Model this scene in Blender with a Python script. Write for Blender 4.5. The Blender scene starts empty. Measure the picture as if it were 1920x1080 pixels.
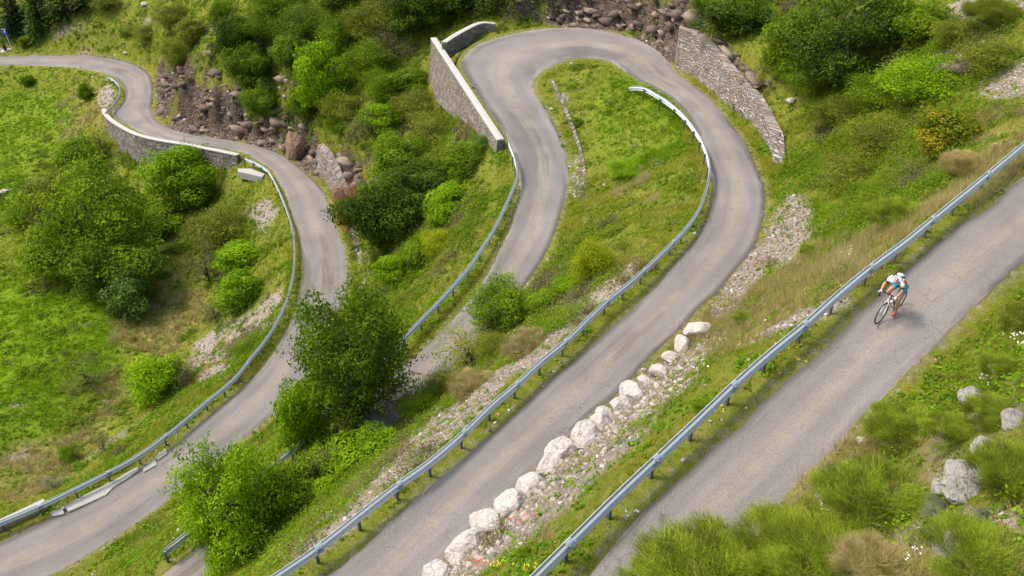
import bpy, bmesh, math, random
import numpy as np
from mathutils import Vector, Matrix
rng = np.random.RandomState(7); random.seed(7)
# ---------------------------------------------------------------- camera, sky, sun, exposure
S = bpy.context.scene
F = 1550.; TH = math.radians(35)
cam = bpy.data.objects.new('camera', bpy.data.cameras.new('camera')); S.collection.objects.link(cam)
cam.data.sensor_width = 36; cam.data.lens = F/1920*36; cam.data.clip_end = 1000; cam.data.clip_start = .5
cam.rotation_euler = (math.radians(90)-TH, 0, 0); S.camera = cam
W = bpy.data.worlds.new("World"); S.world = W; W.use_nodes = True
SUN_EL, SUN_AZ = math.radians(58), math.radians(-80)      # azimuth measured from +Y (into the picture) towards +X
sk = W.node_tree.nodes.new('ShaderNodeTexSky'); sk.sky_type = 'NISHITA'; sk.sun_disc = False
sk.sun_elevation = SUN_EL; sk.sun_rotation = SUN_AZ; sk.air_density = 1.2; sk.dust_density = 3.5; sk.ozone_density = .8
bg = W.node_tree.nodes['Background']; bg.inputs[1].default_value = .15
W.node_tree.links.new(sk.outputs[0], bg.inputs[0])
sl = bpy.data.lights.new('sun', 'SUN'); sl.energy = 1.5; sl.angle = math.radians(13); sl.color = (1, .95, .88)
so = bpy.data.objects.new('sun', sl); S.collection.objects.link(so)
d = Vector((math.sin(SUN_AZ)*math.cos(SUN_EL), math.cos(SUN_AZ)*math.cos(SUN_EL), math.sin(SUN_EL)))
so.rotation_euler = d.to_track_quat('Z', 'Y').to_euler()
S.view_settings.view_transform = 'Standard'; S.view_settings.look = 'None'; S.view_settings.gamma = 1
S.view_settings.exposure = 1.06
S.render.engine = 'CYCLES'
# ---------------------------------------------------------------- survey helpers: a bearing of the photograph -> point in the world
def ray(px, py):
    x = (px-960)/F; y = -(py-540)/F
    return np.array([x, math.cos(TH)+y*math.sin(TH), -math.sin(TH)+y*math.cos(TH)])
def at(px, py, z):
    r = ray(px, py); return r*(z/r[2])
def proj(P):
    P = np.asarray(P, float); c, s = math.cos(TH), math.sin(TH)
    d = P[..., 1]*c-P[..., 2]*s; u = P[..., 1]*s+P[..., 2]*c
    d = np.maximum(d, .1)
    return 960+F*P[..., 0]/d, 540-F*u/d, d
def cr(P, n=8):
    P = np.asarray(P, float); Q = np.vstack([2*P[0]-P[1], P, 2*P[-1]-P[-2]]); o = []
    for i in range(1, len(Q)-2):
        a, b, c, e = Q[i-1:i+3]
        for k in range(n):
            t = k/n; o.append(.5*((2*b)+(c-a)*t+(2*a-5*b+4*c-e)*t*t+(3*b-a-3*c+e)*t**3))
    o.append(P[-1]); return np.array(o)
def trace(pts, z0, g, n=6):
    D = cr(pts, n); z = z0; o = [at(*D[0], z)]
    for p in D[1:]:
        q = at(*p, z)
        for _ in range(4):
            ds = np.linalg.norm(q[:2]-o[-1][:2]); q = at(*p, z+g*ds)
        z = z+g*ds; o.append(q)
    return np.array(o)
def follow(pts, L, n=6, dz=0):
    """points whose level is that of the nearest sample of the edge L"""
    D = cr(pts, n) if n > 1 else np.array(pts, float); R = []
    for p in D:
        z = L[:, 2].mean()
        for _ in range(25):
            q = at(*p, z); e = np.linalg.norm(L[:, :2]-q[:2], axis=1); z = .5*z+.5*(L[e.argmin(), 2]+dz)
        R.append(at(*p, z))
    return np.array(R)
def resample(P, step):
    P = np.asarray(P, float); e = np.linalg.norm(np.diff(P[:, :3], axis=0), axis=1); s = np.r_[0, np.cumsum(e)]
    n = max(2, int(round(s[-1]/step))+1); t = np.linspace(0, s[-1], n)
    return np.stack([np.interp(t, s, P[:, i]) for i in range(P.shape[1])], 1)
def smooth(P, k=2, it=3):
    P = P.copy()
    for _ in range(it):
        Q = P.copy(); Q[1:-1] = (P[:-2]+2*P[1:-1]+P[2:])/4; P = Q
    return P
def normals2(P):
    t = np.gradient(P[:, :2], axis=0); t /= np.linalg.norm(t, axis=1)[:, None]+1e-9
    return np.stack([t[:, 1], -t[:, 0]], 1)              # to the right of the travel direction
CL=[(960,1230),(1040,1145),(1107,1073),(1173,987),(1217,937),(1280,878),(1352,823),(1423,753),(1493,693),(1543,643),(1613,580),(1683,513),(1740,468),(1800,423),(1870,367),(1920,328),(2010,255),(2120,165)]
CR=[(1160,1260),(1310,1110),(1410,1000),(1513,893),(1567,840),(1617,783),(1677,727),(1727,677),(1773,637),(1800,607),(1850,557),(1897,517),(1920,493),(2000,420),(2120,305),(2220,220)]
BL1=[(430,1215),(520,1150),(640,1058),(707,1003),(750,957),(807,907),(873,847),(940,793),(1017,723),(1087,660),(1160,600),(1203,557),(1247,510),(1280,473),(1313,437),(1330,397),(1335,360),(1332,330),(1322,290),(1303,240),(1280,205),(1250,178),(1190,147),(1147,117),(1120,109),(1090,107)]
BR1=[(610,1290),(675,1220),(740,1150),(803,1082),(853,1030),(920,967),(963,917),(1007,880),(1063,823),(1107,780),(1157,743),(1190,707),(1220,673),(1260,637),(1300,593),(1347,550),(1387,503),(1423,457),(1433,410),(1438,360),(1423,315),(1397,263),(1347,200),(1313,167),(1280,143),(1240,97),(1190,70),(1123,53),(1057,50),(990,55)]
BL2=[(1090,107),(1057,115),(1023,130),(1003,150),(1003,173),(1023,200),(1040,227),(1057,267),(1067,300),(1068,330),(1067,357),(1053,403),(1040,447),(1017,490),(987,533),(935,595),(880,655),(820,718),(700,832),(590,925),(440,1055),(300,1165)]
BR2=[(990,55),(940,67),(890,83),(862,115),(873,143),(900,187),(933,233),(950,263),(963,300),(973,335),(973,360),(960,410),(940,460),(917,503),(883,557),(840,607),(773,670),(640,795),(520,902),(383,1013),(287,1090),(180,1170)]
AL=[(-180,1090),(-60,1040),(0,1013),(50,989),(100,967),(167,938),(233,893),(300,850),(367,797),(433,743),(473,708),(520,647),(550,590),(567,520),(563,460),(550,417),(533,360),(523,345),(510,320),(477,297),(447,283),(367,273),(300,263),(243,237),(213,220),(209,208),(227,195),(233,178),(227,157),(200,140),(150,128),(67,123),(0,123),(-120,125),(-300,130)]
AR=[(-60,1140),(103,1077),(187,1030),(250,983),(317,937),(383,885),(433,840),(483,807),(560,725),(610,650),(650,553),(653,510),(647,460),(633,427),(607,357),(567,317),(517,283),(433,263),(350,250),(300,230),(287,207),(288,160),(277,133),(240,115),(183,104),(100,103),(0,105),(-120,106),(-300,108)]
K = .85
eCL = trace(CL, -18.3*K, .07); eCR = follow(CR, eCL)
eBL1 = trace(BL1, -23.75*K, -.07); eBR1 = follow(BR1, eBL1)
eBL2 = trace(BL2, eBL1[-1, 2], -.07); eBR2 = follow(BR2, eBL2)
eBR2[:, 2] = smooth(eBR2[:, 2:3], it=8)[:, 0]
eAL = trace(AL, -41*K, -.07); eAR = follow(AR, eAL)
eBL = np.vstack([eBL1, eBL2[1:]]); eBR = np.vstack([eBR1, eBR2[1:]])
edges = [smooth(resample(e, .6), it=4) for e in (eCL, eCR, eBL, eBR, eAL, eAR)]
CLw, CRw, BLw, BRw, ALw, ARw = edges
alledge = np.vstack(edges)
def upto(E, p0, p1):
    """slice of an edge between two bearings of the photograph"""
    x, y, _ = proj(E); i = ((x-p0[0])**2+(y-p0[1])**2).argmin(); j = ((x-p1[0])**2+(y-p1[1])**2).argmin()
    return E[min(i, j):max(i, j)+1]
def off(E, side, dist, dz, step=2):
    """E offset to its right (side=1) or left (-1)"""
    n = normals2(E); o = E.copy(); o[:, :2] += side*dist*n
    o[:, 2] += np.linspace(dz[0], dz[1], len(E)) if isinstance(dz, tuple) else dz
    return o[::step]
# ---------------------------------------------------------------- the lie of the land: levels of the road edges, banks, wall feet and hills
ctl = []
def dedupe(P, r):
    keep = []
    for p in P:
        if not keep or np.min(np.linalg.norm(np.array(keep)[:, :2]-p[:2], axis=1)) > r: keep.append(p)
    return np.array(keep)
base = np.vstack([e[::2] for e in edges])
ctl.append(base)
ctl += [off(CLw, -1, .9, -.05, 3), off(CRw, 1, .8, .1, 3), off(BLw[:len(BLw)*6//10], -1, .9, -.05, 3), off(ALw, -1, .9, -.05, 3)]
# bank above the cyclist's road
ctl += [off(CRw, 1, 3*K, 2.4*K, 6), off(CRw, 1, 6*K, 5.2*K, 8), off(CRw, 1, 12*K, 10*K, 12)]
# below the lowest road
lowA = upto(ALw, (-180, 1090), (477, 297)); wallA = upto(ALw, (447, 283), (209, 208)); upA = upto(ALw, (227, 157), (-300, 130))
ctl += [off(lowA, -1, 5*K, -3*K, 5), off(lowA, -1, 13*K, -7*K, 8)]
w_ = off(wallA, -1, .9, 0, 1); w_[:, 2] += np.interp(np.linspace(0, 1, len(w_)), [0, .07, .2, .4, .75, 1], [-.35, -1.4, -3.0, -4.1, -3.8, -1.8]); w2_ = off(wallA, -1, 4, -4.6, 4)
ctl += [w_[::2], w2_]
ctl += [off(upA, -1, 6*K, -2*K, 8)]
# rock on the right of the lowest road, then its retaining wall
cliffA = upto(ARw, (288, 150), (545, 300)); rwA = upto(ARw, (580, 327), (652, 545)); lowAR = upto(ARw, (560, 725), (-60, 1140))
ctl += [off(cliffA, 1, 1.3, .15, 3), off(cliffA, 1, 3, 3.2, 3), off(cliffA, 1, 6.5, 6.6, 5)]
ctl += [off(rwA, 1, 1.0, .1, 2), off(rwA, 1, 1.7, (2.4, .7), 2), off(lowAR, 1, 1, 0, 3)]
# hairpin: outer wall foot, rock behind, retaining wall on the right
hwA = upto(BRw, (862, 115), (950, 263)); rockH = upto(BRw, (1225, 90), (990, 55)); rwH = upto(BRw, (1438, 330), (1270, 130)); a2 = upto(BRw, (963, 300), (287, 1090))
ctl += [off(hwA, 1, 1.3, (-4.4, -.7), 2), off(rockH, 1, 1.6, .2, 3), off(rockH, 1, 3.6, 4.0, 3), off(rockH, 1, 8, 10, 5)]
ctl += [off(rwH, 1, .7, .1, 2), off(rwH, 1, 1.9, (.4, 3.1), 2), off(a2, 1, .9, -.05, 3)]
gsh = upto(BRw, (1433, 460), (1200, 700)); ctl += [off(gsh, 1, .8, .02, 3)]
pts = [(0,800,-48),(0,650,-50),(150,560,-50.5),(0,500,-52),(150,420,-52),(0,350,-54),(100,220,-53.5),(0,190,-54),(-200,300,-57),(-300,600,-56),(-300,900,-52),
 (0,0,-45.7),(150,40,-46.6),(300,20,-42),(300,80,-45.2),(350,100,-41),(450,50,-35),(640,0,-29.5),(550,100,-35),(650,150,-36.5),(650,250,-39),(750,300,-36),(750,150,-34.5),
 (880,20,-30),(900,0,-29),(1500,200,-25),(1700,300,-20),(1500,0,-23),(1700,0,-20),(1920,0,-14.5),(1850,200,-17.2),(1600,400,-21.5),(1400,60,-25)]
ctl.append(np.array([at(a, b, z*K) for a, b, z in pts]))
ctl.append(K*np.array([(-120,190,-33),(-70,180,-26),(-30,150,-14),(0,125,-6),(30,120,-5),(60,100,-4),(80,60,0),(60,30,-3),(-170,170,-44),(-20,130,-20),(40,5,4),(0,-10,-4),(-20,0,-18),(-45,5,-36),(-90,20,-48),(-150,60,-56),(-160,120,-54)], float))
ctl = dedupe(np.vstack(ctl), .42)
N = len(ctl)
def rbf_fit(P):
    D = np.linalg.norm(P[:, None, :2]-P[None, :, :2], axis=2)
    A = np.zeros((N+3, N+3)); A[:N, :N] = -D-np.eye(N)*.02; A[:N, N] = A[N, :N] = 1; A[:N, N+1:] = P[:, :2]; A[N+1:, :N] = P[:, :2].T
    return np.linalg.solve(A, np.r_[P[:, 2], 0, 0, 0])
wts = rbf_fit(ctl)
def rbf(X):
    o = np.empty(len(X)); C = ctl[:, :2]; c2 = (C**2).sum(1)
    for i in range(0, len(X), 20000):
        x = X[i:i+20000]; D = np.sqrt(np.maximum((x**2).sum(1)[:, None]+c2-2*x@C.T, 0))
        o[i:i+20000] = -D@wts[:N]+wts[N]+x@wts[N+1:]
    return o
# value noise
_lat = rng.rand(256, 256)
def vn(x, y):
    xi = np.floor(x).astype(int); yi = np.floor(y).astype(int); fx = x-xi; fy = y-yi
    fx = fx*fx*(3-2*fx); fy = fy*fy*(3-2*fy)
    a = _lat[xi & 255, yi & 255]; b = _lat[(xi+1) & 255, yi & 255]; c = _lat[xi & 255, (yi+1) & 255]; e = _lat[(xi+1) & 255, (yi+1) & 255]
    return (a*(1-fx)+b*fx)*(1-fy)+(c*(1-fx)+e*fx)*fy
def fbm(x, y, s, o=4):
    r = 0; a = .5; t = 0
    for k in range(o):
        r = r+a*vn(x/s*2**k+17.3*k, y/s*2**k+5.1*k); t += a; a *= .55
    return r/t
def spaced(bounds):
    v = [bounds[0][0]]
    for a, b, h in bounds:
        while v[-1] < b-1e-6: v.append(v[-1]+h)
    return np.array(v)
gx = spaced([(-132, -60, .6), (-60, -24, .34), (-24, 30, .24), (30, 70, .5)])
gy = spaced([(-8, 6, .6), (6, 50, .24), (50, 90, .32), (90, 165, .5)])
NX, NY = len(gx), len(gy)
XX, YY = np.meshgrid(gx, gy, indexing='ij'); XY = np.stack([XX.ravel(), YY.ravel()], 1)
ZZ = rbf(XY)
# roads: quads strips between matched edges, rasterised to find what lies under a road
def match(L, R, step=.5):
    """cross sections: for every sample of L the partner on R, monotone"""
    L = resample(L, step); R = resample(R, .2); j = 0; out = []; jj = []
    for i, p in enumerate(L):
        lo, hi = j, min(len(R), j+60)
        e = np.linalg.norm(R[lo:hi, :2]-p[:2], axis=1); j = lo+int(e.argmin()); jj.append(j)
    jj = np.array(jj, float)
    k = 9; pad = np.r_[np.full(k, jj[0]), jj, np.full(k, jj[-1])]; jj = np.convolve(pad, np.ones(2*k+1)/(2*k+1), 'valid')
    Rm = np.stack([np.interp(jj, np.arange(len(R)), R[:, c]) for c in range(3)], 1)
    return L, Rm
def matchlong(A, B):   # drive from the outer edge where it is the longer one
    i0 = np.linalg.norm(B[:, :2]-A[0, :2], axis=1).argmin(); i1 = np.linalg.norm(B[:, :2]-A[-1, :2], axis=1).argmin()
    return match(A, B[i0:])
mC = matchlong(CRw, CLw)[::-1]; mA = matchlong(ARw, ALw)[::-1]
mB = match(BRw, BLw)[::-1]
roads = [mC, mB, mA]
def insidemask(X, L, R):
    m = np.zeros(len(X), bool); z = np.zeros(len(X))
    for i in range(len(L)-1):
        q = np.array([L[i], L[i+1], R[i+1], R[i]]); lo = q[:, :2].min(0)-.1; hi = q[:, :2].max(0)+.1
        c = np.where((X[:, 0] > lo[0]) & (X[:, 0] < hi[0]) & (X[:, 1] > lo[1]) & (X[:, 1] < hi[1]))[0]
        if len(c) == 0: continue
        P = X[c]; ok = None
        pos = np.ones(len(c), bool); neg = np.ones(len(c), bool)
        for k in range(4):
            a, b = q[k, :2], q[(k+1) % 4, :2]; cr_ = (b[0]-a[0])*(P[:, 1]-a[1])-(b[1]-a[1])*(P[:, 0]-a[0])
            pos &= cr_ >= -1e-3; neg &= cr_ <= 1e-3
        ok = pos | neg; m[c[ok]] = True; z[c[ok]] = q[:, 2].mean()
    return m, z
def nearest(X, E, r=8.):
    """distance to, and level of, the nearest sample of E (within r)"""
    d = np.full(len(X), 1e3); z = np.zeros(len(X))
    cell = {}
    for i in range(0, len(X), 8000):
        x = X[i:i+8000]; lo = x.min(0)-r; hi = x.max(0)+r
        c = E[(E[:, 0] > lo[0]) & (E[:, 0] < hi[0]) & (E[:, 1] > lo[1]) & (E[:, 1] < hi[1])]
        if len(c) == 0: continue
        D = (x[:, None, 0]-c[None, :, 0])**2+(x[:, None, 1]-c[None, :, 1])**2
        j = D.argmin(1); d[i:i+8000] = np.sqrt(D[np.arange(len(x)), j]); z[i:i+8000] = c[j, 2]
    return d, z
onroad = np.zeros(len(XY), bool)
for L, R in roads:
    m, z = insidemask(XY, L, R); onroad |= m; ZZ[m] = z[m]
dE, zE = nearest(XY, alledge)
dE = np.where(onroad, 0, dE)
# flatten a narrow verge to the road's level, then let the land go
t = np.clip((dE-.25)/.6, 0, 1); verge = (dE < .85) & ~onroad
ZZ = np.where(verge, zE*(1-t)+ZZ*t, ZZ)
PX, PY, PD = proj(np.stack([XY[:, 0], XY[:, 1], ZZ], 1))
def blob(px, py, lst):
    """lst of (x, y, rx, ry, angle deg, weight) ellipses in bearings"""
    m = np.zeros(len(px))
    for x, y, rx, ry, a, w in lst:
        a = math.radians(a); u = (px-x)*math.cos(a)+(py-y)*math.sin(a); v = -(px-x)*math.sin(a)+(py-y)*math.cos(a)
        r = np.sqrt((u/rx)**2+(v/ry)**2); m = np.maximum(m, w*np.clip((1.25-r)/.5, 0, 1))
    return m
ROCK = [(330,170,45,70,10,.9),(400,220,110,55,12,1),(500,250,60,45,15,.95),(555,255,40,50,0,1),(590,300,50,30,45,.9),(640,320,40,45,30,.8),(430,60,60,30,0,.5),(700,320,40,70,20,.4),
 (1100,20,190,38,4,1),(1240,60,70,50,40,1),(1290,40,40,60,0,.8),(1370,120,80,30,38,.7),(1780,120,40,30,0,.3),(560,120,80,60,0,.45),(450,130,90,80,0,.5)]
GRAV = [(1850,10,110,25,-10,.9),(1890,150,60,46,-30,1),(420,650,95,45,-38,1),(500,590,60,25,-45,.8),(485,400,35,40,30,.7),(1080,590,75,24,-40,1),(1010,660,90,18,-40,.8),(835,800,210,30,-41,1),(640,975,130,30,-41,.9),(1150,545,60,22,-43,.8),
 (1130,840,330,40,-43,1),(960,980,200,36,-44,1),(1240,720,110,40,-43,.9),(1480,430,40,90,15,1),(1400,520,120,26,-52,1),(1500,600,130,22,-25,.7),(1440,640,130,25,-25,.5),
 (150,100,80,10,0,.3),(100,60,60,12,-10,.5),(240,45,60,10,-10,.5),(200,180,18,24,20,.9),(1250,300,30,20,0,.3),(1860,340,60,16,-35,.6),(1830,830,120,60,-30,.5),(1800,1000,140,40,-5,.6),(1580,890,60,22,-35,.5),(50,870,50,25,-20,.3),(200,840,60,12,-35,.6),(1760,640,110,20,-40,.5),
 (1075,290,14,150,-10,.5),(690,560,18,60,-5,.5),(1450,950,40,20,-40,.4)]
DRY = [(300,600,110,70,-42,.9),(190,720,110,45,-35,.5),(130,810,130,50,-25,.5),(160,215,50,70,20,.8),(250,110,160,40,0,.4),(60,880,120,60,-25,.7),(330,560,60,50,-30,.8),(1140,500,70,60,0,.6),(1180,300,60,80,0,.4),
 (1400,590,180,52,-30,1.15),(1560,500,170,58,-24,1.15),(1750,400,90,26,-38,1),(1500,530,90,60,-30,.9),(1330,640,80,36,-40,.9),(900,1000,60,30,-40,.7),(1300,790,60,40,-40,.4),(1850,330,110,40,-38,1),(1880,240,70,60,-30,.6),(1540,870,80,30,-38,1),(1700,850,160,80,-30,.5),
 (660,930,120,28,-40,.8),(800,820,150,20,-41,.4),(950,680,80,40,-30,.6),(1800,1040,200,50,0,.8),(1120,730,200,25,-43,.25),(1000,1010,60,40,-40,.5),(700,480,60,60,0,.3),(830,420,60,50,-30,.4),(1700,640,60,30,-40,.3),(1800,60,120,60,0,.5)]
LUSH = [(50,640,190,130,0,1),(150,570,130,70,0,.9),(30,770,110,70,-20,.8),(60,300,130,150,0,.6),(330,400,60,60,0,.3),(1200,230,110,90,50,.5),(1560,430,120,50,10,.6)]
def fields(px, py, x, y):
    n = fbm(x, y, 3.); n2 = fbm(x+40, y-13, 1.1, 3)
    rock = blob(px, py, ROCK); grav = blob(px, py, GRAV); dry = blob(px, py, DRY)
    f = lambda m, c, s: np.clip((m+(n-.5)*1.3+(n2-.5)*.8-c)/s, 0, 1)
    return f(rock, .48, .22), f(grav*1.05, .47, .35), f(dry, .5, .4)
fR, fG, fD = fields(PX, PY, XY[:, 0], XY[:, 1])
away = np.clip((dE-.4)/1.5, 0, 1)
rockraw = np.clip(blob(PX, PY, ROCK), 0, 1)*away
n1 = fbm(XY[:, 0], XY[:, 1], 2.2, 4); n2 = fbm(XY[:, 0]+9, XY[:, 1]+31, .9, 3); ridg = np.abs(fbm(XY[:, 0]*1.4+XY[:, 1]*.5, XY[:, 1]*.6-XY[:, 0]*.3, 2.6, 4)-.5)*2
ZZ = ZZ+away*((n1-.5)*.55+(n2-.5)*.22)+rockraw*((ridg-.18)*3.4+(np.abs(fbm(XY[:, 0]*1.2+ZZ*.8, XY[:, 1]*.4+ZZ, 1.1, 3)-.5)-.12)*2.6)+fR*(fbm(XY[:, 0], XY[:, 1], .7, 2)-.5)*.8*away
Zg = ZZ.reshape(NX, NY)
UND = onroad & (nearest(XY, alledge, 3.)[0] > .28)
Zmesh = ZZ-np.where(UND, .10, np.where(onroad, .035, 0))
def height(x, y):
    x = np.clip(np.atleast_1d(x), gx[0], gx[-1]-1e-3); y = np.clip(np.atleast_1d(y), gy[0], gy[-1]-1e-3)
    i = np.clip(np.searchsorted(gx, x, 'right')-1, 0, NX-2); j = np.clip(np.searchsorted(gy, y, 'right')-1, 0, NY-2)
    a = (x-gx[i])/(gx[i+1]-gx[i]); b = (y-gy[j])/(gy[j+1]-gy[j])
    return (Zg[i, j]*(1-a)+Zg[i+1, j]*a)*(1-b)+(Zg[i, j+1]*(1-a)+Zg[i+1, j+1]*a)*b
def grid_at(arr, x, y):
    i = np.abs(gx[None]-np.atleast_1d(x)[:, None]).argmin(1) if len(np.atleast_1d(x)) < 500 else np.clip(np.searchsorted(gx, x), 0, NX-1)
    j = np.abs(gy[None]-np.atleast_1d(y)[:, None]).argmin(1) if len(np.atleast_1d(x)) < 500 else np.clip(np.searchsorted(gy, y), 0, NY-1)
    return arr.reshape(NX, NY)[i, j]
def hit(px, py):
    r = ray(px, py); t = np.arange(8, 260, .12); P = r[None]*t[:, None]
    h = height(P[:, 0], P[:, 1]); k = np.where(P[:, 2] < h)[0]
    return P[k[0]] if len(k) else P[-1]
exec_marker = 0
# ---------------------------------------------------------------- object helpers
COL = S.collection
def tag(o, label=None, cat=None, group=None, kind=None):
    if label: o['label'] = label
    if cat: o['category'] = cat
    if group: o['group'] = group
    if kind: o['kind'] = kind
    return o
def mesh_from(name, V, Fc, mat=None, parent=None, smooth_=False, attrs=None, uv=None):
    """Fc: int array (n,3|4) or list"""
    me = bpy.data.meshes.new(name); V = np.asarray(V, np.float32)
    if isinstance(Fc, np.ndarray):
        n, k = Fc.shape; me.vertices.add(len(V)); me.vertices.foreach_set('co', V.ravel())
        me.loops.add(n*k); me.loops.foreach_set('vertex_index', Fc.ravel().astype(np.int32))
        me.polygons.add(n); me.polygons.foreach_set('loop_start', (np.arange(n)*k).astype(np.int32)); me.update(calc_edges=True)
    else: me.from_pydata([tuple(map(float, v)) for v in V], [], [tuple(map(int, f)) for f in Fc]); me.update()
    for a, vals in (attrs or {}).items():
        t = me.attributes.new(a, 'FLOAT', 'POINT'); t.data.foreach_set('value', np.asarray(vals, np.float32))
    if smooth_: me.polygons.foreach_set('use_smooth', np.ones(len(me.polygons), bool))
    if mat: me.materials.append(mat)
    o = bpy.data.objects.new(name, me); COL.objects.link(o)
    if parent: o.parent = parent
    return o
def empty(name, loc=(0, 0, 0), rz=0):
    o = bpy.data.objects.new(name, None); COL.objects.link(o); o.location = loc; o.rotation_euler = (0, 0, rz); o.empty_display_size = .3; return o
def relink(o, root):  # parent a mesh built in world coordinates under an empty at root's place
    o.parent = root; o.matrix_parent_inverse = Matrix.Identity(4)
    o.data.transform(root_inv(root)); return o
def root_inv(root):
    return (Matrix.Translation(root.location) @ root.rotation_euler.to_matrix().to_4x4()).inverted()
# ---------------------------------------------------------------- material helpers
class NT:
    def __init__(s, name):
        s.m = bpy.data.materials.new(name); s.m.use_nodes = True; s.t = s.m.node_tree; s.b = s.t.nodes['Principled BSDF']; s.b.inputs['Specular IOR Level'].default_value = .3
    def n(s, typ, **kw):
        o = s.t.nodes.new(typ)
        for k, v in kw.items(): setattr(o, k, v)
        return o
    def l(s, a, b): s.t.links.new(a, b)
    def co(s):
        if not hasattr(s, '_c'): s._c = s.n('ShaderNodeTexCoord').outputs['Object']
        return s._c
    def geo(s):
        if not hasattr(s, '_g'): s._g = s.n('ShaderNodeNewGeometry').outputs['Position']
        return s._g
    def noise(s, scale, detail=4, rough=.6, vec=None, dist=0):
        o = s.n('ShaderNodeTexNoise'); o.inputs['Scale'].default_value = scale; o.inputs['Detail'].default_value = detail; o.inputs['Roughness'].default_value = rough; o.inputs['Distortion'].default_value = dist
        s.l(vec or s.geo(), o.inputs['Vector']); return o.outputs['Fac']
    def voro(s, scale, feature='F1', vec=None, out='Distance'):
        o = s.n('ShaderNodeTexVoronoi', feature=feature); o.inputs['Scale'].default_value = scale; s.l(vec or s.geo(), o.inputs['Vector']); return o.outputs[out]
    def attr(s, name, out='Fac'):
        o = s.n('ShaderNodeAttribute', attribute_name=name); return o.outputs[out]
    def ramp(s, fac, stops, interp='LINEAR'):
        o = s.n('ShaderNodeValToRGB'); o.color_ramp.interpolation = interp; e = o.color_ramp.elements
        while len(e) < len(stops): e.new(.5)
        for k, (p, c) in enumerate(stops):
            e[k].position = p; e[k].color = (*c, 1) if hasattr(c, '__len__') else (c, c, c, 1)
        s.l(fac, o.inputs[0]); return o.outputs[0]
    def mix(s, fac, a, b, mode='MIX'):
        o = s.n('ShaderNodeMix', data_type='RGBA', blend_type=mode)
        for inp, v in ((o.inputs[0], fac), (o.inputs[6], a), (o.inputs[7], b)):
            if hasattr(v, 'is_output') or hasattr(v, 'links'): s.l(v, inp)
            elif hasattr(v, '__len__'): inp.default_value = (*v, 1)
            else: inp.default_value = v
        return o.outputs[2]
    def math(s, op, a, b=0., c=0.):
        o = s.n('ShaderNodeMath', operation=op)
        for i, v in enumerate((a, b, c)):
            if hasattr(v, 'links'): s.l(v, o.inputs[i])
            else: o.inputs[i].default_value = v
        return o.outputs[0]
    def scale(s, v, vec=None):
        o = s.n('ShaderNodeMapping'); o.inputs['Scale'].default_value = v; s.l(vec or s.geo(), o.inputs['Vector']); return o.outputs[0]
    def col(s, c): s.l(c, s.b.inputs['Base Color'])
    def bump(s, h, strength=.5, dist=.05):
        o = s.n('ShaderNodeBump'); o.inputs['Strength'].default_value = strength; o.inputs['Distance'].default_value = dist; s.l(h, o.inputs['Height']); s.l(o.outputs[0], s.b.inputs['Normal'])
    def rough(s, v):
        if hasattr(v, 'links'): s.l(v, s.b.inputs['Roughness'])
        else: s.b.inputs['Roughness'].default_value = v
def plain(name, c, rough=.6, metal=0, var=.25, sc=8, bump=0):
    t = NT(name); n = t.noise(sc, 5, .65, t.co())
    t.col(t.mix(n, tuple(x*(1-var) for x in c), tuple(min(1, x*(1+var)) for x in c))); t.rough(rough); t.b.inputs['Metallic'].default_value = metal
    if bump: t.bump(n, bump, .03)
    return t.m
# ground
g = NT('ground'); 
nA = g.noise(.35, 5, .6); nB = g.noise(3.2, 6, .7); nC = g.noise(14, 4, .7)
green = g.mix(g.ramp(nA, [(.35, 0.), (.65, 1.)]), (.11, .15, .012), (.17, .21, .014))
green = g.mix(g.ramp(nB, [(.35, 0.), (.7, 1.)]), green, (.24, .21, .05))
green = g.mix(g.math('MULTIPLY', g.ramp(nC, [(.5, 0.), (.75, 1.)]), .6), green, (.05, .075, .008))
dry = g.mix(g.ramp(nB, [(.3, 0.), (.7, 1.)]), (.20, .19, .045), (.36, .29, .10))
vG = g.voro(16, vec=g.scale((1, 1, 1.6)), out='Color'); sG = g.n('ShaderNodeSeparateColor'); g.l(vG, sG.inputs[0])
grav = g.ramp(sG.outputs[0], [(0, (.20, .16, .125)), (.4, (.29, .245, .20)), (.75, (.36, .31, .26)), (1, (.46, .41, .35))])
grav = g.mix(g.ramp(sG.outputs[1], [(.86, 0.), (.9, 1.)]), grav, (.32, .17, .08))
rk = g.noise(1.3, 8, .75, g.scale((1, .8, 3.0)), .8); vR = g.voro(2.2, 'DISTANCE_TO_EDGE', g.scale((1, 1, 2.4)))
rock = g.ramp(rk, [(.3, (.045, .034, .027)), (.44, (.115, .085, .064)), (.58, (.21, .16, .12)), (.75, (.34, .27, .21))])
rock = g.mix(g.ramp(g.noise(.5, 4), [(.55, 0.), (.68, .6)]), rock, (.17, .085, .035))
rock = g.mix(g.ramp(vR, [(0, 1.), (.07, 0.)]), rock, (.02, .016, .014))
rock = g.mix(g.ramp(g.voro(.8, 'DISTANCE_TO_EDGE', g.scale((1.4, .7, 2.8))), [(0, 1.), (.06, 0.)]), rock, (.018, .014, .012))
green = g.mix(g.math('MULTIPLY', g.attr('lush'), .85), green, g.mix(g.ramp(nB, [(.3, 0.), (.7, 1.)]), (.10, .19, .005), (.17, .27, .008)))
c = g.mix(g.attr('dry'), green, dry); c = g.mix(g.attr('gravel'), c, grav); c = g.mix(g.attr('rock'), c, rock)
g.col(c); g.rough(.95); g.b.inputs['Specular IOR Level'].default_value = .03
hb = g.math('ADD', g.math('MULTIPLY', nC, .4), g.math('MULTIPLY', rk, 1.2)); g.bump(hb, .8, .25)
M_ground = g.m
idx = np.arange(NX*NY).reshape(NX, NY)
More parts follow.
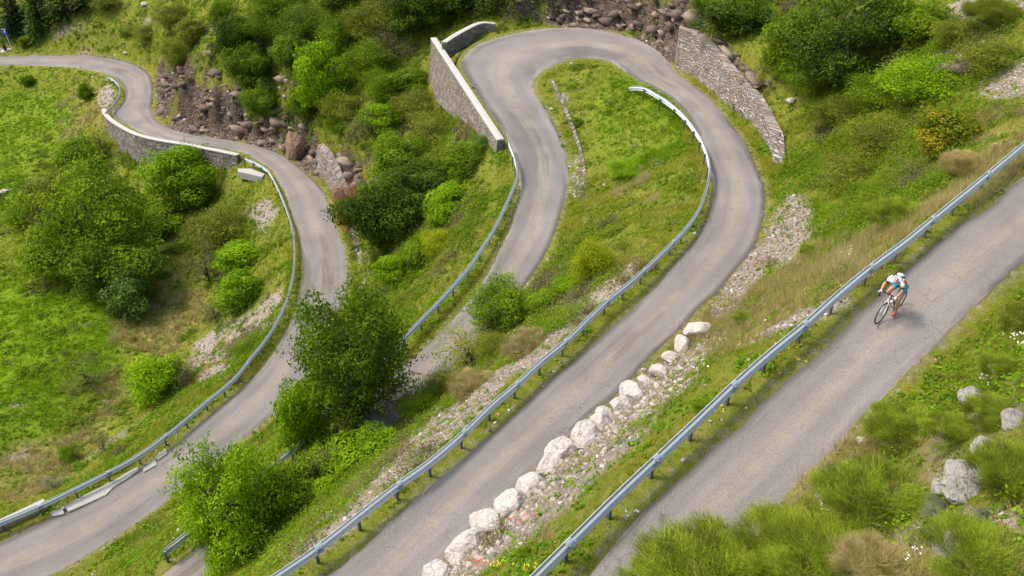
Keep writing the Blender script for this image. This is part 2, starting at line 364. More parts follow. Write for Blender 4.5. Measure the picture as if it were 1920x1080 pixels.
quads = np.stack([idx[:-1, :-1], idx[1:, :-1], idx[1:, 1:], idx[:-1, 1:]], -1).reshape(-1, 4)
terr = mesh_from('ground', np.stack([XY[:, 0], XY[:, 1], Zmesh], 1), quads, M_ground, smooth_=True, attrs=dict(lush=blob(PX, PY, LUSH), dry=fD*(1-.7*blob(PX, PY, LUSH)), gravel=np.maximum(fG, np.clip((.30-dE)/.2, 0, 1)*(~onroad)*.5), rock=np.maximum(fR, 0)))
tag(terr, kind='structure')
# far slopes beyond the surveyed sheet, so the land goes on past every edge of the picture
ring = []
bx = [(x, gy[0]) for x in gx[::12]]+[(gx[-1], y) for y in gy[::12]]+[(x, gy[-1]) for x in gx[::-1][::12]]+[(gx[0], y) for y in gy[::-1][::12]]
cx0, cy0 = (gx[0]+gx[-1])/2, (gy[0]+gy[-1])/2
V = []; 
for x, y in bx:
    z = float(height(x, y)[0]); dx, dy = x-cx0, y-cy0; L = math.hypot(dx, dy); V += [(x, y, z-.05), (x+dx*1.6, y+dy*1.6, z+(40 if y > 60 else -5)+12*math.sin(x*.07)), (x+dx*4, y+dy*4, z+(90 if y > 60 else -20))]
nb = len(bx); Q = []
for i in range(nb):
    j = (i+1) % nb
    for k in range(2): Q.append((3*i+k, 3*j+k, 3*j+k+1, 3*i+k+1))
tag(mesh_from('hills', V, np.array(Q), M_ground, smooth_=True, attrs=dict(dry=np.full(len(V), .3), gravel=np.zeros(len(V)), rock=np.full(len(V), .2))), kind='structure')
# roads
r = NT('worn_asphalt'); u = r.attr('across'); s_ = r.attr('along')
comb = r.n('ShaderNodeCombineXYZ'); r.l(r.math('MULTIPLY', u, 1.0), comb.inputs[0]); r.l(r.math('MULTIPLY', s_, .05), comb.inputs[1])
streak = r.noise(3.2, 4, .6, comb.outputs[0]); fine = r.noise(38, 3, .8); mid = r.noise(2.2, 5, .65); low = r.noise(.35, 3, .5)
base_ = r.ramp(streak, [(.3, (.200, .185, .178)), (.7, (.275, .255, .242))])
au = r.math('ABSOLUTE', r.math('ADD', u, r.math('MULTIPLY', r.math('SUBTRACT', low, .5), .5)))
tan = r.math('MULTIPLY', r.ramp(au, [(.0, 1.), (.34, 0.)]), r.ramp(mid, [(.35, .2), (.65, .95)]))
base_ = r.mix(tan, base_, (.305, .262, .212))
edge = r.ramp(r.math('ABSOLUTE', u), [(.78, 0.), (.95, .6)])
base_ = r.mix(r.math('MULTIPLY', edge, r.ramp(mid, [(.3, .3), (.6, 1.)])), base_, (.34, .31, .28))
base_ = r.mix(r.ramp(r.noise(.8, 5, .65, comb.outputs[0]), [(.55, 0.), (.62, .75)]), base_, (.13, .118, .112))
tr = r.ramp(r.math('ABSOLUTE', r.math('SUBTRACT', r.math('ABSOLUTE', u), .5)), [(.05, .35), (.22, 0.)])
base_ = r.mix(tr, base_, (.185, .175, .178))
wob = r.noise(1.1, 5, .6); crack = r.voro(.33, 'DISTANCE_TO_EDGE'); 
vec = r.n('ShaderNodeVectorMath', operation='ADD'); r.l(r.geo(), vec.inputs[0]); cb = r.n('ShaderNodeCombineXYZ'); r.l(wob, cb.inputs[0]); r.l(r.noise(1.7, 4), cb.inputs[1]); r.l(cb.outputs[0], vec.inputs[1])
crack = r.voro(.9, 'DISTANCE_TO_EDGE', vec.outputs[0])
ck = r.math('MULTIPLY', r.ramp(crack, [(0, 1.), (.012, 0.)]), r.ramp(r.noise(.25, 2), [(.5, 0.), (.6, .55)]))
base_ = r.mix(ck, base_, (.06, .055, .05))
base_ = r.mix(.8, base_, r.ramp(fine, [(.3, .35), (.5, .95), (.7, 1.55)]), 'MULTIPLY')
base_ = r.mix(1., base_, r.ramp(low, [(.3, .86), (.7, 1.1)]), 'MULTIPLY')
ep = r.math('MULTIPLY', r.ramp(r.math('ABSOLUTE', u), [(.70, 0.), (.86, 1.)]), r.ramp(r.noise(.9, 5, .6, comb.outputs[0]), [(.47, 0.), (.53, .8)]))
base_ = r.mix(ep, base_, (.085, .076, .070))
base_ = r.mix(1., base_, (.90, .865, .79), 'MULTIPLY')
r.col(base_); r.rough(.9); r.bump(fine, .5, .02); M_road = r.m
for k, (L, R) in enumerate(roads):
    n = len(L); w = 14; us = np.linspace(-1, 1, w+1)
    along = np.r_[0, np.cumsum(np.linalg.norm(np.diff((L+R)[:, :2]/2, axis=0), axis=1))]
    V = np.zeros((n, w+1, 3)); wid = np.linalg.norm(R-L, axis=1)
    jl = (fbm(along, along*0+k*7, 1.6, 4)-.5)*.30+(fbm(along, along*0+k*3, .5, 2)-.5)*.10; jr = (fbm(along+77, along*0+k*5, 1.6, 4)-.5)*.30+(fbm(along+30, along*0+k, .5, 2)-.5)*.10
    for i, uu in enumerate(us):
        t = (uu+1)/2; wgt = max(0, 1-t*4); wgr = max(0, 1-(1-t)*4)
        tt = t-wgt*(jl+.04)/wid+wgr*(jr+.04)/wid
        V[:, i] = L*(1-tt[:, None])+R*tt[:, None]
        V[:, i, 2] += .03*(1-uu*uu)-.005
    V[:, 0, 2] -= .07; V[:, -1, 2] -= .07
    id_ = np.arange(n*(w+1)).reshape(n, w+1); q = np.stack([id_[:-1, :-1], id_[:-1, 1:], id_[1:, 1:], id_[1:, :-1]], -1).reshape(-1, 4)
    o = mesh_from('road', V.reshape(-1, 3), q, M_road, smooth_=True, attrs=dict(across=np.tile(us, n), along=np.repeat(along+k*100, w+1)))
    tag(o, kind='structure')
# ---------------------------------------------------------------- foliage materials
def leafmat(name, cols, trans=.35, rough=.65):
    """cols: dark, mid, light leaf colours, spread over the clumps by the 'tone' attribute"""
    t = NT(name); oi = t.n('ShaderNodeObjectInfo').outputs['Random']; tone = t.attr('tone')
    c = t.ramp(tone, [(.1, cols[0]), (.5, cols[1]), (.92, cols[2])])
    c = t.mix(1, c, t.ramp(oi, [(0, (.86, .86, .86)), (1, (1.14, 1.1, 1.05))]), 'MULTIPLY')
    t.col(c); t.rough(rough); t.b.inputs['Specular IOR Level'].default_value = .06
    tr = t.n('ShaderNodeBsdfTranslucent'); t.l(c, tr.inputs[0]); mx = t.n('ShaderNodeMixShader'); mx.inputs[0].default_value = trans
    t.l(t.b.outputs[0], mx.inputs[1]); t.l(tr.outputs[0], mx.inputs[2]); t.l(mx.outputs[0], t.t.nodes['Material Output'].inputs[0]); return t.m
LM = dict(
 bright=leafmat('bright_leaves', [(.09, .17, .004), (.17, .32, .005), (.28, .44, .010)]),
 mid=leafmat('green_leaves', [(.065, .12, .005), (.12, .21, .007), (.22, .32, .012)]),
 dark=leafmat('dark_green_leaves', [(.05, .10, .006), (.10, .18, .009), (.17, .27, .014)]),
 deep=leafmat('deep_green_leaves', [(.028, .058, .006), (.06, .115, .009), (.13, .20, .014)]),
 olive=leafmat('olive_leaves', [(.095, .12, .012), (.165, .20, .016), (.27, .29, .035)]),
 yellow=leafmat('yellow_green_leaves', [(.16, .22, .004), (.28, .34, .006), (.42, .44, .012)]),
 brown=leafmat('brownish_twigs', [(.09, .07, .035), (.15, .13, .06), (.22, .21, .08)]),
 blue=leafmat('bluish_green_leaves', [(.05, .10, .014), (.10, .18, .028), (.17, .27, .05)]),
 orange=leafmat('turning_orange_leaves', [(.07, .12, .006), (.15, .20, .010), (.34, .24, .015)]),
 rust=leafmat('withered_rust_leaves', [(.20, .09, .04), (.36, .15, .07), (.50, .26, .13)]),
 pine=leafmat('conifer_needles', [(.018, .038, .008), (.04, .075, .014), (.08, .13, .022)], .15),
 grey=leafmat('grey_green_leaves', [(.07, .09, .05), (.14, .17, .10), (.23, .25, .16)]),
 broom=leafmat('broom_stems', [(.11, .11, .02), (.19, .29, .010), (.40, .46, .05)], .35),
 straw=leafmat('straw_stems', [(.22, .19, .055), (.38, .31, .11), (.55, .47, .22)], .3),
 grass=leafmat('grass_blades', [(.135, .175, .006), (.225, .28, .010), (.39, .38, .05)], .4),
 meadow=leafmat('meadow_grass_blades', [(.085, .17, .003), (.15, .285, .004), (.25, .37, .012)], .4),
 weeds=leafmat('weed_leaves', [(.085, .17, .006), (.14, .27, .010), (.26, .38, .030)], .4))
M_bark = plain('bark', (.09, .07, .055), .95, var=.5, sc=6, bump=.6)
def frames(nrm):
    a = np.where(np.abs(nrm[:, 2:3]) < .9, np.array([[0, 0, 1.]]), np.array([[1., 0, 0]])); t = np.cross(a, nrm); t /= np.linalg.norm(t, axis=1)[:, None]+1e-9
    return t, np.cross(nrm, t)
def leaves(P, nrm, size, tone, aspect=.55, R=rng):
    """one pointed leaf (a quad) at every P"""
    n = len(P); nrm = nrm/(np.linalg.norm(nrm, axis=1)[:, None]+1e-9); t, b = frames(nrm); a = R.rand(n)*6.283
    u = t*np.cos(a)[:, None]+b*np.sin(a)[:, None]; v = np.cross(nrm, u); size = np.broadcast_to(size, n)[:, None]
    V = np.stack([P-u*size*.5, P+v*size*.5*aspect-u*size*.05, P+u*size*.5-nrm*size*.12, P-v*size*.5*aspect-u*size*.05], 1)
    return V.reshape(-1, 3), np.arange(4*n).reshape(n, 4), np.repeat(tone, 4)
def tube(P, rad, sides=6):
    P = np.asarray(P, float); rad = np.broadcast_to(rad, len(P)); T = np.gradient(P, axis=0); T /= np.linalg.norm(T, axis=1)[:, None]+1e-9
    t, b = frames(T)
    for i in range(1, len(P)):     # carry the frame along
        t[i] = t[i-1]-T[i]*np.dot(T[i], t[i-1]); t[i] /= np.linalg.norm(t[i])+1e-9; b[i] = np.cross(T[i], t[i])
    a = np.arange(sides)/sides*2*math.pi; V = P[:, None]+rad[:, None, None]*(t[:, None]*np.cos(a)[None, :, None]+b[:, None]*np.sin(a)[None, :, None])
    n = len(P); F_ = []
    for i in range(n-1):
        for k in range(sides): k2 = (k+1) % sides; F_.append((i*sides+k, i*sides+k2, (i+1)*sides+k2, (i+1)*sides+k))
    F_ += [tuple(range(sides))[::-1], tuple(range((n-1)*sides, n*sides))]
    return V.reshape(-1, 3), F_
def merge(parts):
    V = []; F_ = []; o = 0
    for v, f in parts: V.append(np.asarray(v)); F_ += [tuple(int(i)+o for i in ff) for ff in f]; o += len(v)
    return np.vstack(V), F_
def proto_crown(seed, clumps=46, per=190, leaf=.075, flat=1., cr_=(.2, .36), spread=.78, fuzz=.25, lift=0.):
    """ellipsoid (radius 1, centre 0) of leaf clumps: returns crown mesh data and the limbs that carry it"""
    R = np.random.RandomState(seed); C = []
    while len(C) < clumps:
        p = R.randn(3); p /= np.linalg.norm(p); r = R.uniform(.35, 1)**.5*spread; q = p*r*(.95+.26*math.sin(3*math.atan2(p[1], p[0])+seed)+.16*math.sin(5*p[2]+seed)+.14*math.sin(7*math.atan2(p[1], p[0])+4*p[2]))
        if q[2] < -.75: continue
        if all(np.linalg.norm(q-c) > .2 for c in C) or R.rand() < .15: C.append(q)
    Vs, Fs, Ts = [], [], []; o = 0
    for c in C:
        cr2 = R.uniform(*cr_); n = int(per*(cr2/.28)**2*R.uniform(.7, 1.2)); d = R.randn(n, 3); d[:, 2] += .25; d /= np.linalg.norm(d, axis=1)[:, None]
        rad = cr2*(1+fuzz*(R.rand(n)**2-.35)+.2*np.sin(7*d[:, 0]+c[0]*9)*np.sin(6*d[:, 1]+c[1]*7)); P = c+d*rad[:, None]*np.array([1.1, 1.1, .8*flat])
        nr = d*.8+R.randn(n, 3)*.55+np.array([0, 0, .45]); tone = np.clip(R.uniform(.12, .85)+R.randn(n)*.18+.12*d[:, 2], 0, 1)
        v, f, t = leaves(P, nr, leaf*R.uniform(.6, 1.35, n), tone, .6, R); Vs.append(v); Fs.append(f+o); Ts.append(t); o += len(v)
    for _ in range(int(clumps*1.5)):      # shoots that break the outline
        c = C[R.randint(len(C))]; d = c/np.linalg.norm(c)+R.randn(3)*.35+np.array([0, 0, .35]); d /= np.linalg.norm(d); n = R.randint(8, 22); L = R.uniform(.18, .42)
        tt = R.rand(n)**.8; P = c*1.02+d*(.12+tt*L)[:, None]+R.randn(n, 3)*.035*(1.4-tt[:, None]); v, f, t = leaves(P, R.randn(n, 3)+np.array([0, 0, .8]), leaf*R.uniform(.6, 1.2, n), np.clip(R.uniform(.4, .9)+R.randn(n)*.1, 0, 1), .6, R); Vs.append(v); Fs.append(f+o); Ts.append(t); o += len(v)
    V = np.vstack(Vs); me = mesh_data('crown', V, np.vstack(Fs), dict(tone=np.concatenate(Ts)))
    limbs = []
    base = np.array([0, 0, -1.25])
    limbs.append(tube([base+(0, 0, -.3), base+(.02, 0, .2), (0.03, .02, -.35), (-.02, .03, .2), (0, 0, .6)], [.085, .07, .05, .032, .012], 7))
    for c in C[::2]:
        st = np.array([0.02, .02, R.uniform(-.9, .1)]); m = (st+c)/2+R.randn(3)*.06-(0, 0, .05); limbs.append(tube([st, m, c*.95], [.03, .02, .007], 5))
    v, f = merge(limbs); tm = bpy.data.meshes.new('trunk'); tm.from_pydata(v.tolist(), [], f); tm.update(); tm.polygons.foreach_set('use_smooth', np.ones(len(tm.polygons), bool)); tm.materials.append(M_bark)
    return me, tm
def mesh_data(name, V, Fc, attrs):
    o = mesh_from(name, V, Fc, LM['mid'], attrs=attrs); me = o.data; bpy.data.objects.remove(o); return me
PR = {}
for k in range(3): PR['tree%d' % k] = proto_crown(11+k, 62, 330, .066)
for k in range(3): PR['bush%d' % k] = proto_crown(31+k, 34, 250, .085, cr_=(.24, .42))
for k in range(2): PR['fine%d' % k] = proto_crown(51+k, 40, 330, .05, cr_=(.22, .42), fuzz=.7)
for k in range(2): PR['sparse%d' % k] = proto_crown(71+k, 34, 60, .06, cr_=(.18, .4), fuzz=.9, spread=.85)
for k in range(2): PR['big%d' % k] = proto_crown(91+k, 110, 480, .050, cr_=(.13, .25), spread=.9, fuzz=.5)
# conifer: tiers of drooping sprays
def proto_conifer(seed):
    R = np.random.RandomState(seed); Vs, Ts = [], []; P = []; N_ = []; 
    for z in np.linspace(-.95, .98, 26):
        r = (1-(z+1)/2)**.85*.95+.03; nb_ = int(5+r*9)
        for b in range(nb_):
            a = R.rand()*6.283; L = r*R.uniform(.75, 1.1); n = int(30*L)+6; t = R.rand(n)**.7; dr = -.18*t*t*L
            x = np.cos(a)*t*L+R.randn(n)*.035; y = np.sin(a)*t*L+R.randn(n)*.035
            P.append(np.stack([x, y, z+dr+R.randn(n)*.012+.04*t], 1)); N_.append(np.stack([R.randn(n)*.4, R.randn(n)*.4, np.ones(n)], 1)); Ts.append(np.clip(R.uniform(.3, .6)+t*.3+R.randn(n)*.1, 0, 1))
    P = np.vstack(P); v, f, t = leaves(P, np.vstack(N_), .11, np.concatenate(Ts), .5, R); me = mesh_data('crown', v, f, dict(tone=t))
    v, f = tube([(0, 0, -1.5), (0, 0, -.9), (0, 0, .95)], [.07, .06, .01], 7); tm = bpy.data.meshes.new('trunk'); tm.from_pydata(v.tolist(), [], f); tm.update(); tm.materials.append(M_bark)
    return me, tm
PR['conifer0'] = proto_conifer(3); PR['conifer1'] = proto_conifer(4)
# broom: a fan of thin green stems over brown wood
def blades(P, dirs, L, w, tone, R=rng, tip=.12):
    """thin upright blades: base P, direction, length, width; tone rises to the tip"""
    n = len(P); L = np.broadcast_to(L, n)[:, None]; w = np.broadcast_to(w, n)[:, None]
    side = np.cross(dirs, R.randn(n, 3)); side /= np.linalg.norm(side, axis=1)[:, None]+1e-9
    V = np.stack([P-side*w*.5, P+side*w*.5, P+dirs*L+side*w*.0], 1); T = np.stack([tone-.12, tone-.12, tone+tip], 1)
    return V.reshape(-1, 3), np.arange(3*n).reshape(n, 3), np.clip(T, 0, 1).ravel()
def proto_broom(seed, n=30000):
    R = np.random.RandomState(seed); tufts = []; d0 = []
    a = R.rand(90)*6.283; e = R.rand(90)**.6*1.0
    Cc = np.stack([np.cos(a)*e, np.sin(a)*e, .15+.6*(1-e*e)*R.uniform(.45, 1.2, 90)-.5], 1)
    k = R.randint(0, 90, n); dirs = np.stack([Cc[k, 0]*.55, Cc[k, 1]*.55, np.full(n, .9)], 1)+R.randn(n, 3)*.34; dirs /= np.linalg.norm(dirs, axis=1)[:, None]
    P = Cc[k]+R.randn(n, 3)*np.array([.09, .09, .13])+np.array([0, 0, .10]); tn = np.clip(.42+.32*np.sin(k*1.7)+R.randn(n)*.15, .02, .95)
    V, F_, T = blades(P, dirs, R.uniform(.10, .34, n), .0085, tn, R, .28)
    me = mesh_data('stems', V, F_, dict(tone=T))
    parts = []
    for c in Cc[::3]: parts.append(tube([(c[0]*.1, c[1]*.1, -1.), (c[0]*.5, c[1]*.5, -.7), c], [.02, .014, .006], 4))
    v, f = merge(parts); tm = bpy.data.meshes.new('woody_base'); tm.from_pydata(v.tolist(), [], f); tm.update(); tm.materials.append(M_bark)
    return me, tm
PR['broom0'] = proto_broom(5); PR['broom1'] = proto_broom(6)
WORLD_DIR = lambda cy: TH+math.atan((cy-540)/F)
def plant(kind, cx, cy, w, h, mat, name, label, cat, group=None, tilt=0, sink=.86):
    """a plant whose outline, seen from the survey point, is about w by h around the bearing (cx, cy); it stands on the ground there"""
    r_ = ray(cx, cy); th = WORLD_DIR(cy); t = np.arange(9, 240, .1); P = r_[None]*t[:, None]; H = height(P[:, 0], P[:, 1]); s = F/t
    rad = w/2/s; hz = np.sqrt(np.maximum((h/2/s)**2-(rad*math.sin(th))**2, 0))/math.cos(th); hz = np.clip(hz, rad*.45, rad*2.2)
    g_ = P[:, 2]-H-hz*sink; k = np.where(g_ < 0)[0]; k = k[0] if len(k) else -1
    c_ = P[k]; rad, hz = rad[k], hz[k]; ground = H[k]
    me, tm = PR[kind]; root = empty(name, (c_[0], c_[1], ground), random.uniform(0, 6.28))
    tag(root, label, cat, group)
    cn = bpy.data.objects.new('stems' if 'broom' in kind else 'crown', me); COL.objects.link(cn); cn.parent = root; cn.location = (0, 0, c_[2]-ground); cn.scale = (rad, rad*random.uniform(.9, 1.05), hz)
    cn.material_slots[0].link = 'OBJECT'; cn.material_slots[0].material = LM[mat]
    tr = bpy.data.objects.new('woody_base' if 'broom' in kind else 'trunk', tm); COL.objects.link(tr); tr.parent = root; tr.location = cn.location; tr.scale = cn.scale
    return root
exec_marker = 1
# ---------------------------------------------------------------- trees and shrubs
G1 = 'shrubs on the meadow below the lowest road'; G2 = 'shrubs on the rocky hill'; G3 = 'shrubs on the slope under the hairpin wall'; G4 = 'shrubs between the upper roads'; G5 = 'shrubs on the right hillside'; G6 = 'broom bushes on the near bank'; G7 = 'conifers at the back of the meadow'
TL = [
 ('big0',172,425,250,235,'mid','deciduous_tree','broad dark green tree standing in the meadow, widest crown on the left','tree',G1),
 ('tree1',120,395,150,160,'olive','deciduous_tree','olive toned tree forming the left shoulder of the broad meadow tree','tree',G1),
 ('tree2',215,500,150,150,'dark','deciduous_tree','dark low tree under the right side of the broad meadow tree','tree',G1),
 ('tree0',345,330,135,110,'bright','deciduous_tree','bright green round tree in front of the long curved stone wall','tree',G1),
 ('bush0',150,292,95,80,'mid','bush','mid green bush left of the stone wall, behind the broad meadow tree','bush',G1),
 ('sparse0',190,275,50,60,'olive','bush','thin olive bush touching the left end of the curved stone wall','bush',G1),
 ('bush1',300,405,110,70,'mid','bush','green bush in the gap between the bright round tree and the broad meadow tree','bush',G1),
 ('fine0',410,425,125,95,'olive','bush','fluffy olive bush above the lime green bushes by the lowest road','bush',G1),
 ('bush2',448,480,85,60,'bright','bush','lime green bush, upper of the two beside the lowest road bend','bush',G1),
 ('bush0',450,545,95,85,'bright','bush','lime green bush, lower of the two beside the lowest road bend','bush',G1),
 ('sparse1',385,500,70,80,'brown','bush','brown twiggy bush left of the two lime green bushes','bush',G1),
 ('bush1',238,555,95,95,'blue','bush','bluish green bush at the foot of the broad meadow tree','bush',G1),
 ('sparse0',400,585,60,50,'brown','bush','small dead looking bush above the brown scree patch','bush',G1),
 ('tree1',288,712,108,100,'bright','bush','round yellow green bush left of the brown scree patch','bush',G1),
 ('sparse1',350,700,50,50,'brown','bush','brown twigs leaning out of the scree beside the round yellow green bush','bush',G1),
 ('sparse1',158,705,95,75,'dark','bush','dark wiry bush standing alone in the open meadow','bush',G1),
 ('bush2',52,151,28,24,'mid','bush','tiny round green bush just below the far straight road','bush',G1),
 ('bush0',160,172,30,38,'mid','bush','small upright green bush left of the short far guardrail','bush',G1),
 ('fine1',67,352,50,34,'grey','bush','low grey green juniper left of the broad meadow tree','bush',G1),
 ('fine0',40,405,70,60,'mid','bush','dim green bush at the left edge of the photo beside the broad tree','bush',G1),
 ('fine0',128,852,46,42,'mid','bush','small dark bush on the bank above the pale concrete slabs','bush',G1),
 ('sparse0',96,908,44,38,'grey','bush','small greyish bush directly above the concrete parapet block','bush',G1),
 ('fine1',465,650,60,45,'mid','bush','low green patch of shrub between the scree and the guardrail bend','bush',G1),
 ('sparse0',192,832,34,40,'brown','bush','tiny bare reddish sapling on the bank left of the lowest guardrail','bush',G1),
 ('fine1',350,345,45,35,'mid','bush','small bush at the right foot of the bright round tree by the wall','bush',G1),
 # conifers, top left
 ('conifer0',12,10,95,110,'pine','conifer','dark conifer at the top left corner of the photo','conifer',G7),
 ('conifer1',62,0,90,100,'pine','conifer','dark conifer, second from the left corner, behind the young light conifer','conifer',G7),
 ('conifer0',110,-8,85,90,'pine','conifer','dark conifer, third from the left corner','conifer',G7),
 ('conifer1',150,-14,70,66,'pine','conifer','dark conifer, fourth and rightmost of the back row','conifer',G7),
 ('conifer0',30,28,60,60,'pine','conifer','short dark conifer standing lowest in the corner group','conifer',G7),
 ('conifer1',60,50,52,62,'blue','conifer','young light green conifer standing alone right of the blue sign','conifer',G7),
 ('bush1',46,78,26,22,'mid','bush','little round bush at the foot of the young light conifer','bush',G7),
 ('fine0',200,5,60,30,'olive','bush','olive shrub at the top edge right of the dark conifers','bush',G7),
 ('bush2',238,58,26,18,'mid','bush','small green tuft alone on the pale grassy slope above the far bend','bush',G7),
 ('fine1',270,60,60,36,'olive','bush','flat olive shrub on the slope above the far bend','bush',G7),
 ('fine0',320,30,80,50,'olive','bush','wide olive shrub on the slope beneath the top edge, left of the rocky hill','bush',G7),
 # rocky hill
 ('bush0',360,60,70,60,'olive','bush','olive bush on the left shoulder of the rocky hill','bush',G2),
 ('fine0',330,100,60,60,'olive','bush','fine twigged bush at the left top of the orange streaked cliff','bush',G2),
 ('tree0',440,75,80,85,'deep','bush','dark bush in the middle of the rocky hill near the top','bush',G2),
 ('bush2',415,25,50,50,'mid','bush','bright topped bush beside the pale rocks at the top of the rocky hill','bush',G2),
 ('fine1',490,45,90,75,'mid','bush','feathery bush at the top of the rocky hill','bush',G2),
 ('tree1',470,125,90,80,'dark','bush','dark bush left of the centre of the rocky hill','bush',G2),
 ('tree2',490,190,62,66,'dark','bush','dark hanging bush at the foot of the cliff above the road','bush',G2),
 ('bush1',545,100,80,75,'dark','bush','dark bush upper right on the rocky hill beside the bright upright tree','bush',G2),
 ('tree0',610,150,105,135,'bright','deciduous_tree','bright green upright tree on the rocky hill above the stone gully','tree',G2),
 ('bush2',575,195,60,60,'mid','bush','green bush at the lower left foot of the bright upright hill tree','bush',G2),
 ('fine0',650,200,80,60,'olive','bush','olive shrub at the lower right foot of the bright upright hill tree','bush',G2),
 ('fine1',570,40,110,80,'dark','bush','dark feathery bush at the top of the hill left of the photo centre','bush',G2),
 ('fine0',640,60,110,90,'mid','bush','feathery green bush at the top of the hill above the upright tree','bush',G2),
 ('fine1',700,40,110,90,'olive','bush','olive green bush on the upper hill left of the tall stone wall','bush',G2),
 ('fine0',690,110,100,80,'mid','bush','soft green bush on the mid hill left of the tall stone wall','bush',G2),
 ('big1',775,5,150,110,'deep','deciduous_tree','large shadowy tree at the top behind the left end of the tall wall','tree',G2),
 ('big0',880,-25,170,110,'deep','deciduous_tree','large shadowy tree at the top behind the curved parapet','tree',G2),
 ('tree2',820,28,80,50,'mid','bush','shrub behind the corner of the two hairpin walls','bush',G2),
 ('sparse1',735,90,90,60,'brown','bush','brown bush left of the top end of the tall wall','bush',G2),
 ('fine1',520,-5,110,70,'mid','bush','green shrub cut by the top edge above the rocky hill','bush',G2),
 ('tree1',640,-5,100,60,'deep','bush','dark shrub cut by the top edge near the photo centre','bush',G2),
 # slope under the hairpin wall
 ('fine0',720,165,90,70,'mid','bush','green shrub up the slope left of the tall wall face','bush',G3),
 ('fine1',640,235,60,50,'mid','bush','shrub at the head of the stone scree gully','bush',G3),
 ('sparse0',700,235,90,60,'brown','bush','brown dry shrub beside the head of the scree gully','bush',G3),
 ('bush0',765,150,80,50,'mid','bush','green bush at the upper foot of the tall wall','bush',G3),
 ('fine0',775,195,90,60,'olive','bush','brownish olive bush at the middle foot of the tall wall','bush',G3),
 ('bush1',720,222,80,60,'bright','bush','light green bush left of the brownish one by the wall','bush',G3),
 ('tree0',742,292,110,88,'mid','bush','large green bush in the middle of the slope under the hairpin wall','bush',G3),
 ('fine1',815,240,120,60,'olive','bush','spreading pale bush near the lower foot of the tall wall','bush',G3),
 ('tree1',800,335,120,90,'deep','bush','large dark green bush right of centre on the slope','bush',G3),
 ('bush2',865,300,90,70,'mid','bush','green bush just left of the upper guardrail curve','bush',G3),
 ('fine0',905,268,50,36,'blue','bush','small bluish bush beneath the lower end of the tall wall cap','bush',G3),
 ('bush0',765,395,110,90,'deep','bush','dark green bush right of the rust and green tree','bush',G3),
 ('bush1',845,370,90,60,'bright','bush','bright bush on the slope near the guardrail curve','bush',G3),
 ('bush2',830,405,80,60,'bright','bush','light green leafy bush low on the slope','bush',G3),
 ('tree2',712,400,130,150,'deep','deciduous_tree','dark green tree with one withered rust coloured side over the lowest road','tree',G3),
 ('fine0',650,392,64,100,'rust','bush','rust coloured withered bush leaning over the lowest road','bush',G3),
 ('bush1',740,510,70,70,'bright','bush','bright leafy bush above the large dark ash tree','bush',G3),
 ('bush2',785,480,80,60,'mid','bush','green bush in the middle of the lower slope','bush',G3),
 ('fine1',720,580,80,50,'mid','bush','green bush half hidden behind the top right of the ash tree','bush',G3),
 ('fine0',820,450,70,50,'yellow','bush','yellowish patch of shrub on the lower slope','bush',G3),
 ('fine1',770,560,60,40,'olive','bush','olive patch of shrub near the end of the middle guardrail','bush',G3),
 # between the upper roads, near
 ('big1',658,685,215,270,'dark','deciduous_tree','tall dark green ash tree in the foreground between two roads','tree',G4),
 ('tree0',560,785,95,135,'bright','deciduous_tree','lime green sapling at the lower left of the tall ash tree','tree',G4),
 ('bush2',640,850,130,90,'bright','bush','lime green bush under the tall ash tree','bush',G4),
 ('bush0',715,835,110,70,'bright','bush','lime green bush right below the tall ash tree','bush',G4),
 ('bush1',790,760,80,60,'mid','bush','green bush at the right foot of the tall ash tree','bush',G4),
 ('big0',425,945,190,215,'bright','deciduous_tree','bright green many stemmed tree at the lower left between the roads','tree',G4),
 ('tree1',540,920,130,120,'mid','bush','green bush right of the many stemmed tree','bush',G4),
 ('sparse1',590,880,90,80,'brown','bush','brownish twigs between the ash tree and the many stemmed tree','bush',G4),
 ('tree2',500,990,130,100,'bright','bush','bright bush at the lower right of the many stemmed tree','bush',G4),
 ('bush2',600,925,90,70,'bright','bush','lime green bush above the near guardrail','bush',G4),
 ('bush0',420,1045,90,50,'bright','bush','low bush at the bottom edge under the many stemmed tree','bush',G4),
 ('big1',940,578,140,115,'mid','deciduous_tree','round green bush like tree covering the middle road','tree',G4),
 ('sparse0',880,665,150,110,'olive','bush','sparse olive bush below the round tree','bush',G4),
 ('fine0',925,650,80,60,'olive','bush','fine olive bush under the right side of the round tree','bush',G4),
 ('fine1',830,722,80,60,'olive','bush','low olive bush on the scree left of the pale straw clump','bush',G4),
 ('broom0',990,645,90,60,'straw','grass_clump','pale straw coloured grass clump right below the round tree','grass clump',G4),
 ('broom1',885,720,90,50,'straw','grass_clump','pale straw coloured grass clump on the scree nearest the guardrail','grass clump',G4),
 ('fine0',1110,490,95,90,'yellow','bush','yellow green bush inside the hairpin above the near guardrail','bush',G4),
 ('bush1',1030,565,80,50,'mid','bush','low green bush right of the round tree beside the middle road','bush',G4),
 ('bush2',1065,540,60,40,'bright','bush','small light bush between the middle road and the yellow green bush','bush',G4),
 ('fine1',1175,315,70,40,'bright','bush','low bright weedy bush on the grass inside the hairpin','bush',G4),
 ('bush0',1082,228,26,18,'mid','bush','tiny tuft beside the low stone wall inside the hairpin','bush',G4),
 # right hillside
 ('big0',1590,70,230,185,'deep','deciduous_tree','huge dark green tree at the top of the right hillside','tree',G5),
 ('tree0',1490,95,110,120,'mid','deciduous_tree','mid green tree forming the left shoulder of the huge dark tree','tree',G5),
 ('tree1',1385,25,150,85,'deep','bush','dark bush at the top edge above the right retaining wall','bush',G5),
 ('fine0',1320,5,60,50,'mid','bush','green bush at the top edge above the end of the rock face','bush',G5),
